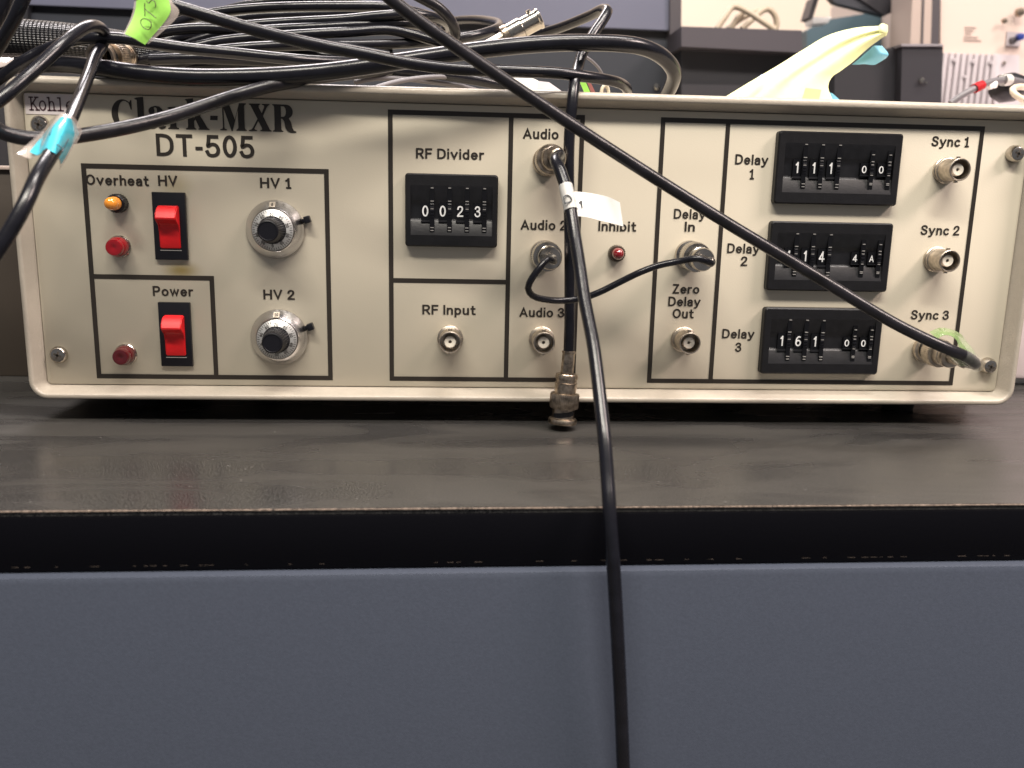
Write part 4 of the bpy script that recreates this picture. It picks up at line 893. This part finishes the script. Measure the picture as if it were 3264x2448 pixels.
simple('thin pale wire end bent up beside the hanging cable', ((1916, 300, 40), (1920, 280, 40), (1930, 272, 41), (1938, 282, 42), (1940, 300, 42)), .0008, 'whitecable', 8, 'wire', 'wire', 'thin wires above the lip')
simple('black cable of the bundle bending under the green tag', ((400, 128, 48), (500, 132, 46), (620, 146, 46), (760, 158, 48), (900, 166, 50), (1050, 176, 54), (1200, 190, 58)))
simple('black cable deep inside the bundle at its lower left', ((420, 222, 34), (540, 205, 36), (680, 176, 38), (820, 166, 42), (960, 172, 46), (1100, 186, 50), (1260, 210, 56)))
simple('black cable of the coil just above the middle of the bundle', ((500, 112, 70), (620, 84, 72), (760, 58, 74), (900, 48, 76), (1050, 44, 78), (1200, 40, 80), (1300, 48, 84)))
# braided sleeve
P = px((-120, 118, 26), (0, 119, 24), (110, 124, 24), (230, 132, 26), (350, 145, 30), (480, 163, 36), (620, 186, 44), (760, 214, 52), (860, 240, 58))
bm = bmesh.new(); tube_bm(bm, [p - P[3] for p in catmull(P, .002)], lambda t: .0084 - .0030 * t, 36, uv=330)
tag(link('braided_sleeve', bm_mesh(bm, smooth=60), None, M['braid'], P[3]), 'fat black braided cable sleeve lying at the top left', 'cable sleeve')
# silver female connector on its cable
c8 = thing('coaxial_cable', 'short black cable ending in an upturned silver connector top centre', 'cable', at(1560, 140, 42), 'black coaxial cables')
p0 = at(1585, 132, 42); p1 = at(1706, 66, 42); dv = (p1 - p0).normalized(); q = dv.to_track_quat('Z', 'Y').to_matrix().to_4x4()
cab(c8, px((1330, 178, 50), (1420, 176, 46), (1500, 164, 43)) + [p0 - dv * .006, p0 + dv * .002])
o = lathe('bnc_socket', [(4.9, 6), (5.0, 12.5), (4.5, 12.8), (4.35, 13), (4.35, 20.5), (4.75, 21), (4.75, 22), (4.3, 22.2), (4.1, 21.8), (4.0, 14), (0, 14)], M['chrome'], c8, local(c8, p0), 36, None, q)
lathe('lock_nut', [(3.4, 3.2), (5.2, 3.4), (5.2, 5.8), (4.6, 6.1)], M['tarnish'], o, (0, 0, 0), 36, None, q)
lathe('crimp_sleeve', [(2.9, -6), (3.0, 3.4)], M['nickel'], o, (0, 0, 0), 24, None, q)
bm = bmesh.new(); lathe_bm(bm, [(.0011, 0), (.0011, .0014), (0, .0015)], 12, None, Matrix.Translation(dv * .0185) @ (Vector((-.5, -.2, .83))).to_track_quat('Z', 'Y').to_matrix().to_4x4() @ Matrix.Translation((0, 0, .0042)))
link('bayonet_lug', bm_mesh(bm, smooth=40), o, M['chrome'])
# plug among the bundle at left
c9 = thing('coaxial_cable', 'black cable end whose knurled metal plug shows behind the blue-tagged cable', 'cable', at(360, 180, 12), 'black coaxial cables')
e = plug(c9, local(c9, at(318, 184, 6)), at(420, 176, 30) - at(318, 184, 6), metal='tarnish') + Vector(c9.location)
cab(c9, [e, at(520, 178, 36), at(620, 186, 40), at(760, 200, 44)])
# small labelled leads behind the lip
def scrap(name, label, quad, m, cat='label', th=.0002):
    pts_ = [[at(*quad[0]), at(*quad[1])], [at(*quad[3]), at(*quad[2])]]
    o = grid_sheet(name, pts_, m, None, th); return tag(o, label, cat)
scrap('wire_label', 'small white wire label just above the lip left of the hanging cable', ((1598, 246, 24), (1700, 250, 26), (1790, 292, 26), (1640, 290, 24)), M['flag'])
scrap('wire_label', 'small pale grey wire label with a fold left of the hanging cable', ((1716, 258, 22), (1750, 262, 22), (1790, 290, 20), (1712, 282, 20)), M['rib'])
scrap('wire_label', 'tiny yellow-green tape piece right of the hanging cable', ((1848, 262, 22), (1868, 264, 22), (1884, 300, 22), (1864, 300, 22)), M['green'])
scrap('wire_label', 'tiny red-brown tape piece right of the hanging cable', ((1872, 264, 23), (1884, 266, 23), (1900, 300, 23), (1886, 300, 23)), mat('dull_red_tape', (.35, .12, .11), .5))
scrap('plastic_scrap', 'crumpled pale plastic scrap at the left end of the top lip', ((-6, 182, 6), (44, 184, 8), (30, 205, 2), (-6, 216, 0)), M['tape'], 'plastic')

# ------------------------------------------------------------------ yellow and blue papers on the right
pn = thing('paper_note', 'curled pale yellow paper with a blue stripe standing on the right of the instrument top', 'paper note', at(2550, 300, 45))
Lc = [(2296, 318, 40), (2395, 258, 44), (2480, 208, 48), (2560, 158, 52), (2640, 112, 55), (2730, 88, 57), (2815, 82, 58)]
Rc_ = [(2655, 322, 40), (2640, 278, 42), (2652, 246, 44), (2680, 226, 46), (2720, 196, 49), (2772, 150, 52), (2828, 110, 54)]
rows = []
for l, r in zip(Lc, Rc_):
    rows.append([local(pn, at(l[0] + (r[0] - l[0]) * t, l[1] + (r[1] - l[1]) * t, l[2] + (r[2] - l[2]) * t - {0: 0, .3: 5.5, .5: 3.6, .72: 4.2, 1: 0}[t])) for t in (0, .3, .5, .72, 1)])
grid_sheet('yellow_sheet', rows, M['yellow'], pn, .0002)
grid_sheet('folded_tip', tag_rows(pn, [[(2798, 84, 52), (2812, 74, 52), (2830, 80, 53)], [(2800, 100, 51), (2814, 98, 50), (2830, 100, 52)], [(2806, 112, 52), (2816, 114, 52), (2824, 116, 52)]]), M['yellow'], pn, .0002)
grid_sheet('blue_stripe', tag_rows(pn, [[(2346, 310, 30), (2360, 310, 30)], [(2392, 268, 33), (2405, 270, 33)], [(2426, 238, 36), (2446, 234, 36)]]), M['paleblue'], pn, .00015)
grid_sheet('tape_patch', tag_rows(pn, [[(2568, 280, 29), (2618, 286, 31)], [(2556, 318, 29), (2610, 320, 31)]]), M['yellow2'], pn, .00015)
bn = thing('sticky_note', 'light blue curled sticky note tucked behind the yellow paper', 'sticky note', at(2790, 180, 62))
grid_sheet('blue_sheet', tag_rows(bn, [[(2716, 206, 62), (2770, 160, 60), (2786, 146, 58), (2812, 146, 58)], [(2735, 206, 62), (2780, 185, 58), (2810, 170, 54), (2832, 172, 56)], [(2752, 204, 62), (2785, 207, 60), (2805, 198, 58), (2824, 186, 58)]]), M['skyblue'], bn, .0002)
scrap('sticky_note', 'corner of a blue note peeping out at the foot of the yellow paper', ((2632, 290, 50), (2654, 298, 50), (2680, 322, 50), (2620, 322, 50)), M['skyblue'], 'sticky note')

# ================================================================== BACKGROUND
def bgbox(name, u0, v0, u1, v1, y, depth, m, parent=None, bev=.001, base=None, top_off=0):
    """box whose front face fills the photo rectangle at depth y (mm)"""
    a = at(u0, v0, y); b = at(u1, v1, y); z0 = b.z if base is None else base
    bm = bmesh.new(); org = Vector(((a.x + b.x) / 2, y / 1000, z0))
    add_box(bm, a.x - org.x, b.x - org.x, 0, depth, 0, a.z - z0, bev)
    return link(name, bm_mesh(bm, name, 35), parent, m, org)
# far wall and floor
bm = bmesh.new(); add_box(bm, -3, 4, 1.75, 1.8, -.9, 2.4); tag(link('wall', bm_mesh(bm), None, M['wall']), kind='structure')
bm = bmesh.new(); add_box(bm, -3, 4, -1.5, 1.75, -.92, -.9); tag(link('floor', bm_mesh(bm), None, M['floor']), kind='structure')

# blue-grey equipment cabinet behind the cables
cb = thing('equipment_cabinet', 'blue-grey equipment cabinet with a dark lower front behind the cable bundle', 'cabinet', (0.05, .40, TZ))
def sub(o, t): o.location = Vector(o.location) - Vector(t.location); o.parent = t; return o
def quadbox(name, c4, y, depth, m):
    """prism whose front face is the given photo quad TL,TR,BR,BL at y"""
    P = [at(u, v, y) for u, v in c4]; org = sum(P, Vector()) / 4; bm = bmesh.new()
    F = [bm.verts.new(p - org) for p in P]; B = [bm.verts.new(p - org + Vector((0, depth, 0))) for p in P]
    bm.faces.new(F); bm.faces.new(B[::-1])
    for k in range(4): bm.faces.new((F[k], F[(k + 1) % 4], B[(k + 1) % 4], B[k]))
    return link(name, bm_mesh(bm, name), None, m, org)
sub(quadbox('upper_fascia', [(95, -260), (2134, -200), (2132, 96), (92, 14)], 395, .3, M['greyblue']), cb)
sub(quadbox('shadow_gap', [(92, 14.5), (2132, 96.5), (2132, 128), (92, 40)], 401, .25, M['darkbox']), cb)
sub(quadbox('lower_front', [(92, 41), (2132, 129), (2130, 420), (92, 420)], 398, .28, M['slate']), cb)
sub(quadbox('corner_post', [(2137, -200), (2173, -200), (2170, 420), (2134, 420)], 392, .3, M['postgrey']), cb)
sub(quadbox('corner_post', [(-60, -260), (88, -260), (88, 420), (-60, 420)], 392, .3, M['darkbox']), cb)
p = at(2093, 277, 397); sub(lathe('screw', [(3, 0), (2.6, 1.2), (0, 1.6)], M['chrome'], None, p, 16), cb)
# dark grey box with recessed front
bx = thing('electronics_box', 'dark grey open-fronted box between the cabinet and the yellow paper', 'box', (0.36, .36, TZ))
sub(quadbox('top_rail', [(2172, 84), (2555, 97), (2560, 168), (2172, 148)], 350, .2, M['boxgrey']), bx)
sub(quadbox('recess', [(2172, 149), (2560, 169), (2560, 420), (2172, 420)], 366, .18, M['darkbox']), bx)
sub(quadbox('lower_rail', [(2172, 268), (2560, 276), (2560, 420), (2172, 420)], 352, .013, M['blackbox']), bx)
# ivory lead coiled on the box
t = thing('coiled_lead', 'ivory lead coiled loosely on top of the dark grey box', 'cable', at(2400, 80, 440))
for i, pts in enumerate((((2285, 92, 430), (2310, 55, 432), (2338, 22, 436), (2380, 36, 430), (2430, 68, 424), (2472, 96, 420)), ((2330, 92, 445), (2355, 50, 445), (2372, 36, 445)), ((2365, 92, 440), (2400, 60, 442), (2445, 28, 444), (2468, 45, 444), (2476, 75, 444), (2470, 96, 444)), ((2320, 92, 450), (2352, 66, 450), (2400, 40, 450), (2448, 28, 450)))):
    cab(t, px(*pts), .0026, 'beigecable', 'lead_turn', 12, .004)
# teal equipment and dark shelf above it
tl = thing('monitor', 'teal-grey rounded equipment case behind the yellow paper', 'equipment case', (0.62, .62, TZ))
sub(quadbox('front', [(2572, 96), (2640, 62), (2905, 20), (2905, 420)], 600, .25, M['teal']), tl)
sub(quadbox('front', [(2572, 96), (2905, 420), (2905, 421), (2570, 421)], 600, .25, M['teal']), tl)
sub(quadbox('side_panel', [(2852, 30), (2906, 24), (2906, 420), (2852, 420)], 596, .05, mat('mid_teal_panel', (.075, .115, .145), .5)), tl)
sh = thing('shelf_bracket', 'dark shelf underside hanging in at the top right', 'shelf', (0.55, .5, .3))
sub(quadbox('shelf', [(2655, -60), (2920, -60), (2904, 14), (2820, 50)], 500, .01, M['blackbox']), sh)
sub(quadbox('shelf', [(2600, -60), (2656, -60), (2822, 50), (2662, 9)], 502, .01, M['slate']), sh)
sub(quadbox('bracket', [(2596, -10), (2612, -10), (2590, 60), (2576, 56)], 520, .02, M['postgrey']), sh)
sub(quadbox('highlight_piece', [(2588, 54), (2650, 54), (2640, 72), (2592, 76)], 540, .02, mat('white_highlight', (.9, .9, .88), .3)), sh)  # white piece painted as the highlight on a bright fitting
# extrusion post
po = thing('extrusion_post', 'beige slotted metal upright standing right of the teal case', 'post', (0.6, .45, TZ))
sub(quadbox('post_face', [(2912, -100), (2974, -100), (2958, 420), (2890, 420)], 450, .04, M['beigepost']), po)
sub(quadbox('post_groove', [(2944, -100), (2950, -100), (2934, 420), (2927, 420)], 449, .001, M['postgrey']), po)
sub(quadbox('side_strip', [(2975, -100), (3000, -100), (2984, 420), (2958, 420)], 455, .04, M['postgrey']), po)
# rack instrument at the right edge
rk = thing('rack_instrument', 'tall pinkish beige rack instrument with ribbed lower panel at the right edge', 'instrument', (0.75, .5, TZ))
sub(quadbox('front_panel', [(3001, -150), (3560, -150), (3560, 1400), (2984, 1400)], 480, .25, M['rack']), rk)
a = at(3008, 168, 476); b = at(3166, 318, 476); nr = 9
for k in range(nr):
    x0 = a.x + (b.x - a.x) * k / nr; x1 = a.x + (b.x - a.x) * (k + .72) / nr
    bm = bmesh.new(); add_box(bm, x0 - rk.location.x, x1 - rk.location.x, -.025, -.0205, b.z - .08 - rk.location.z, a.z - rk.location.z, .0008); link('rib', bm_mesh(bm, smooth=35), rk, M['rib'])
sub(quadbox('blank_plate', [(3170, 172), (3250, 176), (3250, 420), (3168, 420)], 476, .004, mat('pale_lilac_plate', (.58, .52, .55), .4)), rk)
for (u, v, r, m_) in ((3200, 67, 2.6, 'tarnish'), (3247, 40, 4.2, 'tarnish'), (3200, 201, 1.6, 'tarnish'), (3040, 192, 2.0, 'rib'), (3100, 197, 2.0, 'rib'), (3156, 200, 2.0, 'rib'), (3073, 245, 1.6, 'rib')):
    p = at(u, v, 475); sub(lathe('fastener', [(r, 0), (r * .9, r * .9), (0, r)], M[m_], None, p, 20), rk)
p = at(3232, 124, 479); o = sub(quadbox('push_button', [(3212, 100), (3256, 104), (3252, 148), (3208, 146)], 478, .003, M['rib']), rk)
p = at(3246, 119, 470); sub(lathe('button_cap', [(3.5, 0), (3.3, 5), (0, 6)], M['bluebtn'], None, p, 24), rk)
p = at(3226, 130, 472); sub(lathe('button_cap', [(3.6, 0), (3.2, 3), (0, 4)], M['postgrey'], None, p, 24), rk)
for (u0, u1, v) in ((3076, 3112, 87), (3076, 3104, 97), (3078, 3096, 107), (3073, 3118, 118), (3073, 3128, 128)):
    sub(quadbox('faded_lettering', [(u0, v - 2), (u1, v - 1), (u1, v + 2), (u0, v + 1)], 479.2, .0006, M['fadedprint']), rk)
# black box with bright edge
kb = thing('black_box', 'black metal box with a bright top edge and screw behind the lip at right', 'box', (0.42, .30, TZ))
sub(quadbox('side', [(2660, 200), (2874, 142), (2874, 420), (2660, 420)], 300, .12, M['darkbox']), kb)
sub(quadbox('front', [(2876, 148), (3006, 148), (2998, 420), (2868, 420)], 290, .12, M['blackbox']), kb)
sub(quadbox('bright_edge', [(2872, 140), (3003, 140), (3008, 147), (2874, 147)], 288, .12, mat('pale_metal_edge', (.45, .42, .45), .3, .6)), kb)  # strip of paler metal along the top edge
p = at(2936, 257, 289); sub(lathe('screw', [(1.9, 0), (1.8, 1.6), (0, 2)], M['chrome'], None, p, 16), kb)
p = at(2951, 263, 289); sub(lathe('screw', [(.9, 0), (.8, 1.2), (0, 1.4)], M['chrome'], None, p, 12), kb)
# cable with red band, black connector, ivory loop
t = thing('banded_cable', 'grey cable with a red band curving behind the right end of the lip', 'cable', at(3120, 275, 160))
cab(t, px((3030, 330, 150), (3060, 308, 150), (3100, 285, 152), (3135, 268, 156), (3180, 257, 160), (3225, 256, 165), (3270, 266, 170), (3320, 290, 175)), .0020, 'greycable')
wrap(t, px((3105, 283, 152.3), (3130, 271, 155.4)), .0028, 'redband', 'red_band')
wrap(t, px((3196, 255.5, 161.5), (3216, 255, 164)), .0034, 'flag', 'white_band')
simple('white cable tie end poking out next to the red-banded cable', ((3150, 276, 158), (3162, 271, 158), (3174, 269, 158)), .0022, 'flag', 12, 'cable_tie', 'cable tie', 'small white pieces')
bm = bmesh.new(); lathe_bm(bm, [(0, 0), (.005, .001), (.0085, .006), (.0088, .014), (.006, .020), (0, .021)], 24, None, Matrix.Rotation(R(80), 4, 'Y'))
tag(link('connector_shell', bm_mesh(bm, smooth=50), None, M['black'], at(3160, 288, 175)), 'black bulky connector shell below the red-banded cable', 'connector')
simple('ivory cable loop at the far right end of the lip', ((3300, 330, 140), (3262, 318, 140), (3234, 300, 142), (3228, 284, 146), (3244, 277, 150), (3275, 280, 155), (3310, 300, 160)), .0018, 'whitecable', 12, 'looped_lead', 'cable', 'ivory leads')
# brown box left of the instrument
bb = thing('brown_box', 'dark olive-brown box standing on the bench left of the instrument', 'box', (-.03, .1, TZ))
a = at(0, 541, 90); b = at(60, 541, 90)
bm = bmesh.new(); add_box(bm, -.35, b.x - bb.location.x + .02, -.01, .25, 0, a.z - TZ, .0008); link('carton', bm_mesh(bm, smooth=35), bb, M['brown'])
bm = bmesh.new(); add_box(bm, -.35, b.x - bb.location.x + .021, -.012, .251, a.z - TZ, a.z - TZ + .002, .0005); link('lid_edge', bm_mesh(bm, smooth=35), bb, M['beigepost'])
db = thing('dark_cabinet', 'dark cabinet standing behind the brown box at the left edge', 'cabinet', (-.2, .20, TZ))
bm = bmesh.new(); add_box(bm, -.3, .165, 0, .12, .04, .19, .001); link('body', bm_mesh(bm, smooth=35), db, M['darkbox'])
bm = bmesh.new(); add_box(bm, -.29, .155, .005, .115, 0, .04, .001); link('plinth', bm_mesh(bm, smooth=35), db, M['blackbox'])
# equipment on the right, behind the case side
eb = thing('side_unit', 'low pinkish unit standing right of the instrument on the bench', 'equipment case', (.464, .085, TZ))
bm = bmesh.new(); add_box(bm, 0, .25, 0, .2, .004, .115, .003); link('shell', bm_mesh(bm, smooth=35), eb, mat('pale_pink_enamel', (.78, .66, .66), .45))
bm = bmesh.new(); add_box(bm, .01, .24, .01, .19, 0, .004); link('foot_rail', bm_mesh(bm), eb, M['flag'])
